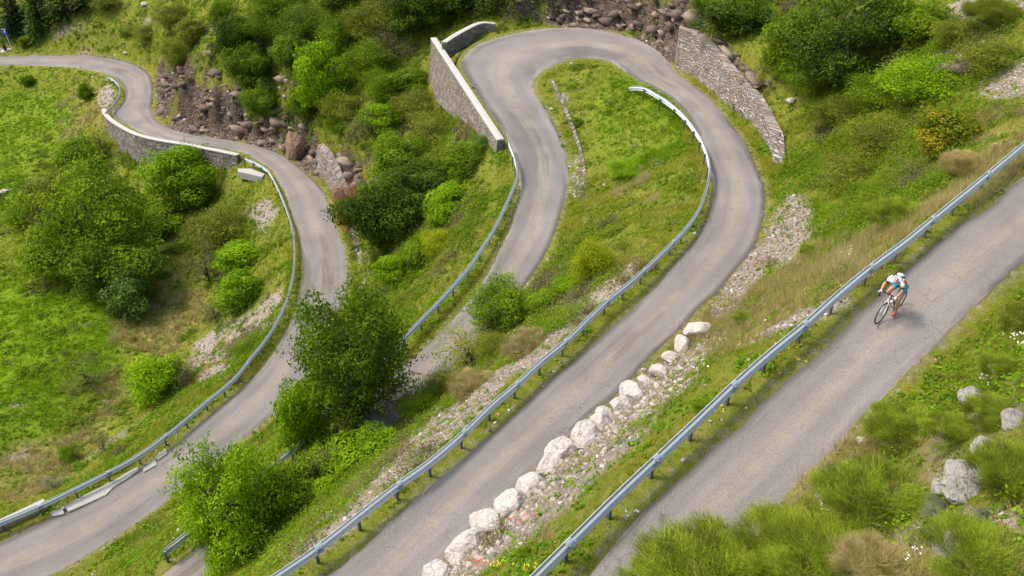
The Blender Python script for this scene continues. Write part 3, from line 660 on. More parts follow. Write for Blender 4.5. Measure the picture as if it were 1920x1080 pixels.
 ('tree2',1710,45,120,100,'mid','bush','green bush at the top edge right of the huge dark tree','bush',G5),
 ('fine1',1520,150,90,60,'mid','bush','green bush at the lower left foot of the huge dark tree','bush',G5),
 ('fine0',1740,155,190,90,'bright','bush','wide light green bush below the huge dark tree','bush',G5),
 ('fine1',1650,175,120,80,'mid','bush','fine green bush left of the wide light green one','bush',G5),
 ('fine0',1570,210,110,70,'olive','bush','olive bush left of centre on the right hillside','bush',G5),
 ('fine1',1660,255,150,90,'olive','bush','wide olive bush in the middle of the right hillside','bush',G5),
 ('bush0',1775,245,130,100,'orange','bush','bush with turning orange leaves on the right hillside','bush',G5),
 ('fine0',1600,320,130,80,'olive','bush','olive bush low on the right hillside left of the orange one','bush',G5),
 ('fine1',1650,370,110,60,'mid','bush','green bush lowest on the right hillside','bush',G5),
 ('sparse1',1715,330,90,60,'brown','bush','brown leafless bush under the turning orange bush','bush',G5),
 ('fine0',1860,105,120,70,'olive','bush','olive bush between the stone patches near the right edge','bush',G5),
 ('fine1',1795,60,90,60,'olive','bush','olive bush at the top of the right hillside near the stones','bush',G5),
 ('broom0',1690,400,110,45,'broom','broom_bush','green broom bush just below the right hillside shrubs','broom',G5),
 ('broom1',1810,305,90,60,'straw','grass_clump','pale grassy clump right of the turning orange bush','grass clump',G5),
 ('broom0',1525,470,46,30,'broom','broom_bush','small dark green broom in the golden grass near the gravel','broom',G5),
 ('broom1',1400,600,50,36,'broom','broom_bush','small green broom in the golden grass above the pale boulder','broom',G5),
 ('broom0',1870,20,110,60,'olive','broom_bush','faded broom at the top right corner','broom',G5),
 # near bank
 ('broom0',1340,1098,280,90,'broom','broom_bush','broom bush at the bottom edge overlapping the cyclist road','broom',G6),
 ('broom1',1235,1105,150,50,'broom','broom_bush','leftmost low broom at the bottom edge beside the asphalt','broom',G6),
 ('broom1',1490,1032,200,92,'broom','broom_bush','broom bush second from the left along the near bank','broom',G6),
 ('broom0',1650,955,230,96,'broom','broom_bush','wide dense broom bush in the middle of the near bank','broom',G6),
 ('broom1',1570,1062,230,90,'broom','broom_bush','broom bush at the bottom edge in the middle of the near bank','broom',G6),
 ('broom0',1705,805,150,76,'broom','broom_bush','broom bush at the road edge above the wide dense one','broom',G6),
 ('broom1',1790,812,110,80,'broom','broom_bush','broom bush left of the grey rock outcrop, beyond the wide dense one','broom',G6),
 ('broom1',1868,778,110,56,'broom','broom_bush','broom bush between the two grey rocks at the right','broom',G6),
 ('broom0',1905,885,150,130,'broom','broom_bush','tall broom bush at the right edge beside the grey rock outcrop','broom',G6),
 ('broom0',1890,690,90,60,'broom','broom_bush','small broom at the right edge above the upper grey rock','broom',G6),
 ('fine0',1905,595,80,76,'olive','bush','olive bush at the right edge beside the asphalt','bush',G6),
 ('broom1',1850,1050,200,90,'broom','broom_bush','broom bush at the bottom right corner','broom',G6),
 ('broom0',1640,1065,150,60,'straw','grass_clump','straw coloured grass clump at the bottom edge','grass clump',G6),
 ('fine1',1760,955,60,40,'grey','bush','grey green cushion plant below the grey rock outcrop','bush',G6),
 ('fine0',1800,985,55,34,'grey','bush','lower grey green cushion plant beside the flat stone slab','bush',G6),
 ('fine1',1850,975,50,34,'grey','bush','grey green cushion plant nearest the right edge','bush',G6),
 # small leafy clumps on the strip below the cyclist
 ('bush0',985,1038,38,34,'mid','weed','round green weed at the bottom right of the boulder row','weed',G4),
 ('bush1',1312,757,40,26,'mid','weed','dark green round weed on the gravel between the two roads','weed',G4),
]
for t_ in TL: plant(*t_[:5], t_[5], *t_[6:])
# ---------------------------------------------------------------- ground cover: nobody could count it
zones = [((-26, 34), (3, 50), 130), ((-60, -26), (12, 50), 45), ((-62, 52), (50, 90), 34), ((-132, 70), (90, 162), 13)]
X0 = []
for (xa, xb), (ya, yb), dn in zones:
    n = int((xb-xa)*(yb-ya)*dn); X0.append(np.stack([rng.uniform(xa, xb, n), rng.uniform(ya, yb, n)], 1))
for E_, sd in ((CLw, -1), (CRw, 1), (BLw, -1), (BRw, 1), (ALw, -1), (ARw, 1)):
    e_ = E_[(E_[:, 1] < 62) & (E_[:, 1] > 4)]; nn_ = normals2(e_); m_ = len(e_)*80; k_ = rng.randint(0, len(e_), m_); X0.append(e_[k_, :2]+sd*nn_[k_]*(.03+1.25*rng.rand(m_)**1.2)[:, None]+rng.randn(m_, 2)*.18)
X0 = np.vstack(X0); zz = height(X0[:, 0], X0[:, 1]); ppx, ppy, ppd = proj(np.column_stack([X0, zz]))
kp = (ppx > -520) & (ppx < 2440) & (ppy > -90) & (ppy < 1420) & (ppd > 5); X0, zz, ppx, ppy, ppd = X0[kp], zz[kp], ppx[kp], ppy[kp], ppd[kp]
def gi(arr, x, y):
    i = np.clip(np.searchsorted(gx, x), 0, NX-1); j = np.clip(np.searchsorted(gy, y), 0, NY-1); return arr.reshape(NX, NY)[i, j]
gr, gg, gd_, de = (gi(a, X0[:, 0], X0[:, 1]) for a in (fR, fG, fD, dE))
de2, _ = nearest(X0, alledge, 2.); orr = gi(onroad.astype(float), X0[:, 0], X0[:, 1]) > .5
inr = orr & (de2 > .13)
vergep = np.clip((de2-.10)/.14, 0, 1)*.95+.05
ok = ~inr & (de2 > .08)
lush = blob(ppx, ppy, LUSH)
patch = fbm(X0[:, 0], X0[:, 1], 1.6, 4); patch2 = fbm(X0[:, 0]+50, X0[:, 1]+3, .7, 3)
U = rng.rand(len(X0))
p_grass = (1-gr*.9)*(1-gg*.80)*np.clip((patch-.25)*3, .25, 1)*vergep
isg = ok & (U < p_grass); Pg = np.column_stack([X0, zz])[isg]
dryness = np.clip(gd_[isg]*.95+.05-.12*(de[isg] < 1.2)-.35*lush[isg]+(patch2[isg]-.55)*1.6+(patch[isg]-.5)*.8+rng.randn(isg.sum())*.12, 0, 1)
isd = dryness > .5
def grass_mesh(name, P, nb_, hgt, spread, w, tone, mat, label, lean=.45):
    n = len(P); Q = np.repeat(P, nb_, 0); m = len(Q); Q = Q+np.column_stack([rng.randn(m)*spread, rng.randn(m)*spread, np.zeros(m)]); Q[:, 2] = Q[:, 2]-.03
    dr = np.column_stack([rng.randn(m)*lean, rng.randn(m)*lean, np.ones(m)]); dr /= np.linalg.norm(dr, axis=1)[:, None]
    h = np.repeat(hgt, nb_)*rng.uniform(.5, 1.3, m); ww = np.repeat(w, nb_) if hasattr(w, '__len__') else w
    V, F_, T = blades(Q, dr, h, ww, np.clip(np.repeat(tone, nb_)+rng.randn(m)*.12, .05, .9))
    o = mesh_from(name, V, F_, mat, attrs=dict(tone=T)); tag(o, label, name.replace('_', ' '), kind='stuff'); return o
far = np.clip(ppd/40, .8, 3)
hN = (.10+.13*np.clip(patch, 0, 1)+.05*rng.rand(len(X0)))*np.clip(de/.6, .6, 1)
tone0 = np.clip(.5+(patch-.5)*1.3+(patch2-.5)*.9+.14*(de < 1.2), .1, .9)
a = isg.nonzero()[0]; gA = a[~isd & (lush[a] < .45)]; gL = a[~isd & (lush[a] >= .45)]; gD = a[isd]
P3 = np.column_stack([X0, zz])
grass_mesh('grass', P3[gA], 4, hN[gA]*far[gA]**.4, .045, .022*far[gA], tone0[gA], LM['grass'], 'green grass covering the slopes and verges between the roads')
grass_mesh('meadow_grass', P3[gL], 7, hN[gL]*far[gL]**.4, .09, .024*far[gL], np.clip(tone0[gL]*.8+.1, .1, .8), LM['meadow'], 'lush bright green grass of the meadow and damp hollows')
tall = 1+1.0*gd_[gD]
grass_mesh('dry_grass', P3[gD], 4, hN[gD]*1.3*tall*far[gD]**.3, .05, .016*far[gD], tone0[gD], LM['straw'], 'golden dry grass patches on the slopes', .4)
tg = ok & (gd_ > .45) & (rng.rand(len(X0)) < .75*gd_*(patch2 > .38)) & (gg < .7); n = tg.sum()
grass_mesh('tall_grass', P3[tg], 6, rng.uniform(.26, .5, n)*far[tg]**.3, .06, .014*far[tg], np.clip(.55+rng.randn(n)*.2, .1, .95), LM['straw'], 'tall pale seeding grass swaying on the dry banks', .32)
# broad leaved weeds in clumps
wd = ok & (rng.rand(len(X0)) < .20*(1-gr)*(1-gg*.75)*np.clip((fbm(X0[:, 0]-20, X0[:, 1]+60, 1.3, 3)-.46)*7, .02, 1)*np.clip((de2-.25)/.5, 0, 1))
Pw = P3[wd]; nw = 9; Rw = np.repeat(rng.uniform(.08, .22, len(Pw))*far[wd]**.6, nw); m = len(Pw)*nw
dq = rng.randn(m, 3); dq[:, 2] = np.abs(dq[:, 2])*.7; dq /= np.linalg.norm(dq, axis=1)[:, None]; Qw = np.repeat(Pw, nw, 0)+dq*Rw[:, None]*rng.uniform(.4, 1, m)[:, None]
v, f, t = leaves(Qw, dq+np.array([0, 0, .8])+rng.randn(m, 3)*.3, Rw*.75, np.clip(np.repeat(rng.rand(len(Pw))*.7+.1, nw)+rng.randn(m)*.1, 0, 1), .6)
tag(mesh_from('weeds', v, f, LM['weeds'], attrs=dict(tone=t)), 'leafy green weeds scattered over the grass', 'weeds', kind='stuff')
# scrub: low tangled undergrowth that runs between the single shrubs
SCR = [(450,60,190,90,0,1),(560,150,120,110,10,1),(690,90,130,110,0,1),(700,200,90,80,20,1),(800,260,110,90,35,1),(800,350,120,90,-20,1),(760,470,110,90,-40,1),(720,570,70,60,-40,.9),(860,20,150,40,0,1),
 (1400,30,130,50,0,1),(1560,100,130,110,20,1),(1650,220,170,110,20,1),(1640,330,140,90,10,1),(1760,120,110,90,0,1),(1850,90,80,60,0,.8),(1560,400,80,50,0,.6),(1100,480,110,70,-30,.7),(1060,570,60,40,-40,.7),(640,880,200,60,-40,.8),(560,950,150,70,-40,.9),(860,690,110,50,-40,.7),
 (170,330,130,70,0,.7),(400,440,110,80,20,.6),(300,560,60,60,0,.4),(130,60,150,50,0,.5),(300,50,120,60,0,.6),(470,680,60,40,-50,.8),(1800,700,120,100,-30,.7),(1750,950,200,120,0,.6)]
sc1 = blob(ppx, ppy, SCR); sN = fbm(X0[:, 0]+5, X0[:, 1]+77, 2.2, 3)
sel = ok & (rng.rand(len(X0)) < .55*np.clip(sc1*1.2+(sN-.5)*3-.35+.25*(gr > .3), 0, 1)*(1-gr*.45)*np.clip((de2-.5)/.8, 0, 1)*np.clip(ppd/45, .25, 1)); Ps = P3[sel]
for q, (mat_, lab_) in enumerate((('mid', 'green tangled undergrowth between the shrubs'), ('olive', 'olive tangled undergrowth between the shrubs'), ('bright', 'bright leafy undergrowth on the slopes'), ('brown', 'dry brown twiggy undergrowth'))):
    kk = np.digitize(fbm(Ps[:, 0]-9, Ps[:, 1]+21, 2.6, 3)+rng.randn(len(Ps))*.06, (.47, .56, .63)); mapk = {0: 0, 1: 1, 2: 2, 3: 3}; P_ = Ps[kk == mapk[q]]
    if len(P_) == 0: continue
    nw = 26; R_ = np.repeat(rng.uniform(.16, .48, len(P_)), nw); m = len(P_)*nw; dq = rng.randn(m, 3); dq[:, 2] = np.abs(dq[:, 2]); dq /= np.linalg.norm(dq, axis=1)[:, None]
    Q_ = np.repeat(P_, nw, 0)+dq*R_[:, None]*rng.uniform(.5, 1.15, m)[:, None]*np.array([1, 1, 1.15]); v, f, t = leaves(Q_, dq*.6+np.array([0, 0, .6])+rng.randn(m, 3)*.5, .09*np.repeat(np.clip(ppd[sel][kk == mapk[q]]/45, .8, 1.7), nw)*rng.uniform(.6, 1.3, m), np.clip(np.repeat(rng.rand(len(P_))*.7+.1, nw)+rng.randn(m)*.12, 0, 1), .6)
    tag(mesh_from('undergrowth', v, f, LM[mat_], attrs=dict(tone=t)), lab_, 'undergrowth', kind='stuff')
# loose stones
M_st = NT('stone'); tn = M_st.attr('tone'); nn = M_st.noise(9, 5, .7)
cst = M_st.ramp(tn, [(0, (.11, .085, .07)), (.3, (.24, .19, .15)), (.55, (.34, .29, .24)), (.78, (.44, .39, .34)), (.9, (.56, .53, .48)), (.97, (.36, .19, .09))])
M_st.col(M_st.mix(1., cst, M_st.ramp(nn, [(.3, .6), (.7, 1.2)]), 'MULTIPLY')); M_st.rough(.95); M_stone = M_st.m
BOX = np.array([(-1,-1,-1),(1,-1,-1),(1,1,-1),(-1,1,-1),(-1,-1,1),(1,-1,1),(1,1,1),(-1,1,1)], float)
BF = np.array([(0,3,2,1),(4,5,6,7),(0,1,5,4),(1,2,6,5),(2,3,7,6),(3,0,4,7)])
def stones(name, P, size, tone, label, cat, flat=.6, mat=None, strata=False):
    n = len(P); V = BOX[None]*(1+rng.randn(n, 8, 3)*.24)*np.column_stack([rng.uniform(.6, 1.3, n), rng.uniform(.5, 1, n), rng.uniform(.35, .9, n)*flat])[:, None]*size[:, None, None]*.5
    V[:, 4:, :2] *= rng.uniform(.55, .95, (n, 1, 1))
    a, b, c = rng.rand(n)*6.28, rng.randn(n)*.4, rng.randn(n)*.4
    if strata: a = .6+rng.randn(n)*.35; b = rng.randn(n)*.15; c = .3+rng.randn(n)*.25; V = V*np.array([1.6, 1.2, .6])
    ca, sa, cb, sb, cc, sc = np.cos(a), np.sin(a), np.cos(b), np.sin(b), np.cos(c), np.sin(c); O = np.zeros(n); I = np.ones(n)
    Rz = np.stack([ca, -sa, O, sa, ca, O, O, O, I], 1).reshape(n, 3, 3); Rx = np.stack([I, O, O, O, cb, -sb, O, sb, cb], 1).reshape(n, 3, 3); Ry = np.stack([cc, O, sc, O, I, O, -sc, O, cc], 1).reshape(n, 3, 3)
    V = np.einsum('nij,nkj->nki', Rx@Ry@Rz, V)+P[:, None]
    o = mesh_from(name, V.reshape(-1, 3), (np.arange(n)[:, None, None]*8+BF[None]).reshape(-1, 4), mat or M_stone, attrs=dict(tone=np.repeat(tone, 8)))
    return tag(o, label, cat, kind='stuff')
sel = ok & (rng.rand(len(X0)) < .34*gg+.03*(patch2 < .4)+.12*gr+.05*(de2 < .35)*(patch2 < .5)); n = sel.sum()
stones('loose_stones', P3[sel]+[0, 0, .01], (.03+.15*rng.rand(n)**3)*far[sel]**.7, rng.rand(n), 'angular brown and pale stones lying on scree, gravel strips and verges', 'stones')
M_clf = NT('cliff_rock'); t1 = M_clf.attr('tone'); t2 = M_clf.noise(3.5, 7, .75)
M_clf.col(M_clf.mix(1., M_clf.ramp(t1, [(0, (.07, .05, .04)), (.2, (.14, .10, .075)), (.4, (.23, .17, .125)), (.52, (.33, .25, .18)), (.56, (.30, .15, .07))]), M_clf.ramp(t2, [(.25, .45), (.75, 1.4)]), 'MULTIPLY')); M_clf.rough(.95); M_clf.bump(t2, .8, .1); M_clf = M_clf.m
sel = ok & (rng.rand(len(X0)) < .05*np.clip(blob(ppx, ppy, ROCK), 0, 1)*(patch2 > .36)*np.clip(ppd/45, .3, 1.6)*np.clip((de-.7), 0, 1)); n = sel.sum()
stones('rock_rubble', P3[sel]-[0, 0, .05], .25+1.0*rng.rand(n)**1.8, .12+rng.rand(n)*.42, 'broken brown rock blocks breaking out of the cliffs', 'rocks', .9, M_clf, True)
# wildflowers: poppies, yellow and white heads on stems
fl = [(977, 982, 4, 'r'), (985, 975, 3, 'r'), (893, 1066, 3, 'r'), (905, 1070, 2, 'r'), (1490, 1045-80, 0, 'y'), (1363, 771, 5, 'y'), (1487, 684, 4, 'y'), (930, 1068, 10, 'y'), (985, 1068, 6, 'y'), (1180, 970, 6, 'w'), (1540, 965, 7, 'w'), (1500, 1010, 7, 'w'), (1850, 720, 12, 'w'), (1900, 640, 14, 'w'), (1700, 1045, 8, 'w'), (1300, 690, 12, 'w'), (970, 640, 12, 'w'), (1470, 660, 7, 'y'), (1560, 1010, 0, 'y'), (1340, 640, 14, 'w'), (1590, 480, 12, 'w')]
FM = dict(r=plain('poppy_petals', (.75, .05, .02), .6), y=plain('yellow_petals', (.75, .55, .03), .6), w=plain('white_petals', (.8, .8, .7), .6))
for cc_, lab in (('r', 'red poppies beside the lower boulders'), ('y', 'yellow flowers on the grassy strip below the cyclist'), ('w', 'white daisies on the bank and dry grass')):
    P = []
    for x, y, n, c_ in fl:
        if c_ != cc_: continue
        for _ in range(n): P.append(hit(x+random.gauss(0, 12), y+random.gauss(0, 7))+np.array([0, 0, .16+random.random()*.15]))
    P = np.array(P); Q = np.repeat(P, 4, 0)+rng.randn(len(P)*4, 3)*.014
    v, f, t = leaves(Q, np.column_stack([rng.randn(len(Q))*.4, -.4+rng.randn(len(Q))*.4, np.ones(len(Q))]), .05 if cc_ == 'r' else .034, np.ones(len(Q)), 1.)
    tag(mesh_from('wildflowers', v, f, FM[cc_]), lab, 'wildflowers', kind='stuff')
exec_marker = 2
# ---------------------------------------------------------------- guardrails
M_zinc = NT('galvanised_steel'); nz = M_zinc.noise(6, 4, .6); nzz = M_zinc.noise(60, 2, .7)
M_zinc.col(M_zinc.mix(M_zinc.math('MULTIPLY', nz, nzz), (.56, .60, .63), (.80, .83, .85))); M_zinc.b.inputs['Metallic'].default_value = .15; M_zinc.rough(.38); M_zinc = M_zinc.m
M_post = plain('post_steel', (.15, .17, .18), .5, .5, .25, 20)
M_post2 = plain('dull_zinc', (.34, .37, .40), .5, .2, .3, 12)
PROF = [(h_*1.12, d_*1.25) for h_, d_ in [(-.16, .0), (-.125, .06), (-.095, .085), (-.065, .085), (-.03, .02), (-.02, .0), (.02, .0), (.03, .02), (.065, .085), (.095, .085), (.125, .06), (.16, .0)]]
def inset(P, E):   # push to the nearest road edge: unit vectors from the rail to the asphalt
    o = []
    for p in P:
        e = E[np.linalg.norm(E[:, :2]-p[:2], axis=1).argsort()[:3]].mean(0)-p; e[2] = 0; o.append(e/(np.linalg.norm(e)+1e-9))
    o = np.array(o)
    for _ in range(3): o[1:-1] = (o[:-2]+2*o[1:-1]+o[2:])/4
    return o/np.linalg.norm(o, axis=1)[:, None]
def guardrail(px, E, label, rise=.68, step=1.7, ends=(0, 0), exact=False):
    """px: bearings of the post feet"""
    G0 = follow(px, E, 1); G0 = resample(G0, 1e9) if False else G0
    path = cr(G0, 6); t_ = np.gradient(path[:, :2], axis=0); t_ /= np.linalg.norm(t_, axis=1)[:, None]; side = np.stack([t_[:, 1], -t_[:, 0], 0*t_[:, 0]], 1)
    ref = inset(path, E); sg = np.sign((side*ref).sum()); side = side*sg
    zc = path[:, 2]+rise; L = np.r_[0, np.cumsum(np.linalg.norm(np.diff(path, axis=0), axis=1))]
    if ends[0]: zc = zc-np.clip(1-L/ends[0], 0, 1)**1.5*.6
    if ends[1]: zc = zc-np.clip(1-(L[-1]-L)/ends[1], 0, 1)**1.5*.6
    root = empty('guardrail', tuple(path[len(path)//2])); tag(root, label, 'guardrail', 'steel guardrails along the bends')
    V = []; n = len(path); m = len(PROF)
    front = np.array([[path[i]+side[i]*(.07+d_)+np.array([0, 0, zc[i]-path[i, 2]+h_]) for h_, d_ in PROF] for i in range(n)])
    back = np.array([[front[i, k]-side[i]*.012 for k in range(m)] for i in range(n)])
    V = np.concatenate([front, back], 1).reshape(-1, 3); w = 2*m; Q = []
    for i in range(n-1):
        for k in range(m-1):
            a, b = i*w+k, (i+1)*w+k; Q += [(a, a+1, b+1, b), (a+m, b+m, b+m+1, a+m+1)]
        for k in (0, m-1): a, b = i*w+k, (i+1)*w+k; Q.append((a, b, b+m, a+m))
    for i in (0, n-1):
        for k in range(m-1): a = i*w+k; Q.append((a, a+m, a+m+1, a+1))
    o = mesh_from('beam', V, np.array(Q), M_zinc); relink(o, root)
    jb = []
    for g0 in (G0[1:-1:2] if exact else path[3:-3:12]):
        if g0[1] > 36: continue
        k = np.linalg.norm(path-g0, axis=1).argmin(); tt_ = np.array([t_[k, 0], t_[k, 1], 0])
        for sx_ in (-.09, .09):
            for h_, d_ in ((-.09, .112), (.09, .112), (0, .012)): c_ = path[k]+side[k]*(.07+d_)+tt_*sx_+np.array([0, 0, zc[k]-path[k, 2]+h_]); jb.append(tube([c_, c_+side[k]*.018], .022, 6))
        lap = [path[k]+side[k]*(.07+d_+.006)+np.array([0, 0, zc[k]-path[k, 2]+h_]) for h_, d_ in PROF]; lv = [p_+tt_*q_ for q_ in (-.17, .17) for p_ in lap]; m_ = len(PROF)
        jb.append((np.array(lv+[p_-side[k]*.004 for p_ in lv]), [(i_, i_+1, m_+i_+1, m_+i_) for i_ in range(m_-1)]+[(2*m_+i_, 3*m_+i_, 3*m_+i_+1, 2*m_+i_+1) for i_ in range(m_-1)]))
        v_, f_ = merge(jb); jb = []; bo = mesh_from('joint_plate', v_, f_, M_post2, root); bo.data.transform(root_inv(root))
    if exact: posts = G0
    else:
        posts = resample(path, step)
    pv = None
    PX_ = [(-.05, -.03), (.05, -.03), (.05, .03), (.035, .03), (.035, -.018), (-.035, -.018), (-.035, .03), (-.05, .03)]
    for i, p in enumerate(posts):
        k = np.linalg.norm(path-p, axis=1).argmin(); a = math.atan2(side[k, 1], side[k, 0]); top = zc[k]+.03; gz = float(height(p[0], p[1])[0]); bot = min(gz, p[2])-.3
        if top-gz < .15: continue
        hh = top-bot
        if pv is None:
            vv = [(x, y, z) for z in (0, 1) for x, y in PX_]; ff = [tuple(range(8))[::-1], tuple(range(8, 16))]+[(q, (q+1) % 8, 8+(q+1) % 8, 8+q) for q in range(8)]
            blk = [(x, y, z) for z in (.86, 1.) for x, y in ((-.04, -.10), (.04, -.10), (.04, -.03), (-.04, -.03))]
            vv2, ff2 = merge([(vv, ff), (blk, [(3, 2, 1, 0), (4, 5, 6, 7), (0, 1, 5, 4), (1, 2, 6, 5), (2, 3, 7, 6), (3, 0, 4, 7)])])
            po = mesh_from('post', vv2, ff2, M_post); pv = po.data
        else: po = bpy.data.objects.new('post', pv); COL.objects.link(po)
        po.parent = root; po.location = (p[0]-path[len(path)//2][0], p[1]-path[len(path)//2][1], bot-path[len(path)//2][2]); po.rotation_euler = (0, 0, a+math.pi/2); po.scale = (1, 1, hh)
    return root
gC = [(2120,122),(2060,172),(2000,222),(1935,275),(1880,322),(1835,360),(1783,403),(1732,445),(1675,492),(1618,535),(1556,587),(1495,643),(1430,697),(1363,757),(1293,825),(1220,895),(1142,970),(1060,1052),(970,1142)]
gB = [(1176,168),(1206,184),(1236,202),(1262,222),(1282,243),(1298,265),(1310,286),(1319,309),(1324,335),(1321,362),(1310,400),(1297,427),(1276,455),(1255,478),(1228,505),(1200,532),(1166,562),(1132,590),(1093,628),(1054,667),(1011,703),(964,747),(917,788),(865,840),(806,892),(745,937),(675,993),(597,1056),(505,1120)]
gA = [(-150,1062),(-70,1030),(10,995),(80,965),(146,933),(207,902),(264,870),(312,835),(352,802),(389,770),(422,743),(449,717),(471,688),(492,662),(509,638),(522,615),(534,590),(543,563),(549,535),(552,508),(552,480),(549,450),(543,424),(535,400),(524,373),(513,350),(503,334),(491,325),(477,317),(460,310)]
gA2 = [(951,285),(961,312),(966,335),(965,357),(955,382),(945,405),(932,432),(918,458),(899,488),(878,520),(850,553),(822,585),(790,618),(755,655),(715,698),(660,750),(600,812),(550,862),(480,918),(400,985),(315,1053)]
gU = [(194,153),(206,156),(217,163),(225,174),(225,188),(218,201),(208,213),(200,221)]
guardrail(gC, CLw, 'long straight guardrail on the left of the cyclist road', exact=True)
guardrail(gB, BLw, 'long guardrail curving from inside the hairpin down to the bottom edge', exact=True, ends=(2.5, 0))
guardrail(gA, ALw, 'lowest guardrail, curving from the end of the curved stone wall to the bottom left corner', exact=True)
guardrail(gA2, BRw, 'guardrail starting at the lower end of the tall straight wall cap, running behind the trees', exact=True, ends=(0, 0))
guardrail(gU, ALw, 'short curved guardrail at the far bend, ending at the curved stone wall', exact=False, ends=(1.5, 0))
# ---------------------------------------------------------------- masonry
def masonry(name, cols, sx=1.9, sz=4.6, mortar=(.12, .10, .085)):
    t = NT(name); al, up = t.attr('along'), t.attr('up'); cb = t.n('ShaderNodeCombineXYZ'); t.l(al, cb.inputs[0]); t.l(up, cb.inputs[1])
    wv = t.n('ShaderNodeVectorMath', operation='ADD'); sc = t.n('ShaderNodeMapping'); sc.inputs['Scale'].default_value = (sx, sz, 1); t.l(cb.outputs[0], sc.inputs[0])
    ns = t.n('ShaderNodeTexNoise'); ns.inputs['Scale'].default_value = 2.; t.l(cb.outputs[0], ns.inputs[0]); t.l(sc.outputs[0], wv.inputs[0]); t.l(ns.outputs['Color'], wv.inputs[1])
    v1 = t.n('ShaderNodeTexVoronoi'); v1.inputs['Scale'].default_value = 1; v1.inputs['Randomness'].default_value = .8; t.l(wv.outputs[0], v1.inputs[0]); v2 = t.n('ShaderNodeTexVoronoi', feature='DISTANCE_TO_EDGE'); v2.inputs['Scale'].default_value = 1; v2.inputs['Randomness'].default_value = .8; t.l(wv.outputs[0], v2.inputs[0])
    sp = t.n('ShaderNodeSeparateColor'); t.l(v1.outputs['Color'], sp.inputs[0]); c = t.ramp(sp.outputs[0], [(0, cols[0]), (.5, cols[1]), (1, cols[2])])
    c = t.mix(t.ramp(sp.outputs[1], [(.84, 0.), (.9, .7)]), c, (.33, .2, .11)); c = t.mix(1., c, t.ramp(t.noise(1.1, 5, .7), [(.3, .7), (.7, 1.2)]), 'MULTIPLY')
    j = t.ramp(v2.outputs['Distance'], [(.02, 1.), (.09, 0.)]); c = t.mix(j, c, mortar); t.col(c); t.rough(.95); t.bump(t.ramp(v2.outputs['Distance'], [(0, 0.), (.2, 1.)]), 1., .12); return t.m
M_wall = masonry('rubble_masonry', [(.17, .145, .12), (.27, .235, .20), (.38, .34, .30)])
M_wallL = masonry('pale_rubble_masonry', [(.23, .19, .155), (.31, .265, .22), (.42, .375, .33)], 2.7, 6.2, (.17, .14, .115))
M_cope = plain('pale_mortar_cap', (.42, .39, .34), .9, 0, .18, 3, .3)
M_conc = plain('concrete', (.37, .345, .30), .9, 0, .16, 2.2, .3)
def wall(label, foot_in, out, top, bottom, th=.4, mat=M_wall, cap=.06, root_name='stone_wall', lean=0., group=None):
    """foot_in: inner line on the road level (n,3); out: unit 2-D vectors away from the road; top/bottom heights relative to it (arrays); face leans out by lean per metre downwards"""
    n = len(foot_in); al = np.r_[0, np.cumsum(np.linalg.norm(np.diff(foot_in, axis=0), axis=1))]; top = np.broadcast_to(top, n); bottom = np.broadcast_to(bottom, n)
    root = empty(root_name, tuple(foot_in[n//2])); tag(root, label, 'wall', group)
    o3 = np.column_stack([out, np.zeros(n)]); rows = 9; V = []; A = []; U_ = []
    ts = np.linspace(0, 1, rows)
    for i in range(n):
        zt, zb = top[i], bottom[i]
        for t in ts:
            z = zb+(zt-zb)*t; V.append(foot_in[i]+o3[i]*(th+lean*(zt-z))+[0, 0, z]); A.append(al[i]); U_.append(z)
        for t in ts[::-1]:
            z = -.4+(zt+.4)*t if zb < -.4 else zb+(zt-zb)*t; V.append(foot_in[i]+o3[i]*0+[0, 0, z]); A.append(al[i]+3.3); U_.append(z+.2)
    V = np.array(V); V[:, :2] += ((rng.rand(len(V), 1)-.5)*.05)*np.repeat(out, 2*rows, 0); w = 2*rows; Q = []
    for i in range(n-1):
        for k in range(w): k2 = (k+1) % w; Q.append((i*w+k, i*w+k2, (i+1)*w+k2, (i+1)*w+k))
    caps = [tuple(range(w))[::-1], tuple((n-1)*w+k for k in range(w))]
    b = mesh_from('masonry', V, Q+caps, mat, attrs=dict(along=A, up=U_)); relink(b, root)
    if cap:
        V = []; g2 = .05
        for i in range(n):
            for (o_, z) in ((-g2, .003), (th+g2, .003), (th+g2, cap*1.6), (th*.5, cap*2), (-g2, cap*1.6)): V.append(foot_in[i]+o3[i]*o_+[0, 0, top[i]+z+(rng.rand()-.5)*.006])
        Q = [(i*5+k, i*5+(k+1) % 5, (i+1)*5+(k+1) % 5, (i+1)*5+k) for i in range(n-1) for k in range(5)]+[(4, 3, 2, 1, 0), tuple((n-1)*5+k for k in range(5))]
        c = mesh_from('coping', V, Q, M_cope); relink(c, root)
    return root
def outv(P, E):
    v = -inset(P, E)[:, :2]; return v
def lin(a, b, n): return np.linspace(a, b, n)
# curved wall under the lowest road
pw = resample(follow([(452,297),(425,291),(390,284),(350,276),(300,268),(262,258),(235,245),(215,232),(203,220),(200,211)], ALw, 5), .5); n = len(pw)
wall('long curved rubble wall with a pale cap holding up the lowest road', pw, outv(pw, ALw), .42, np.interp(np.linspace(0, 1, n), [0, .15, .45, .8, 1], [-1.6, -3.2, -4.8, -4.5, -2.6]), .42, M_wall, .07, lean=.08)
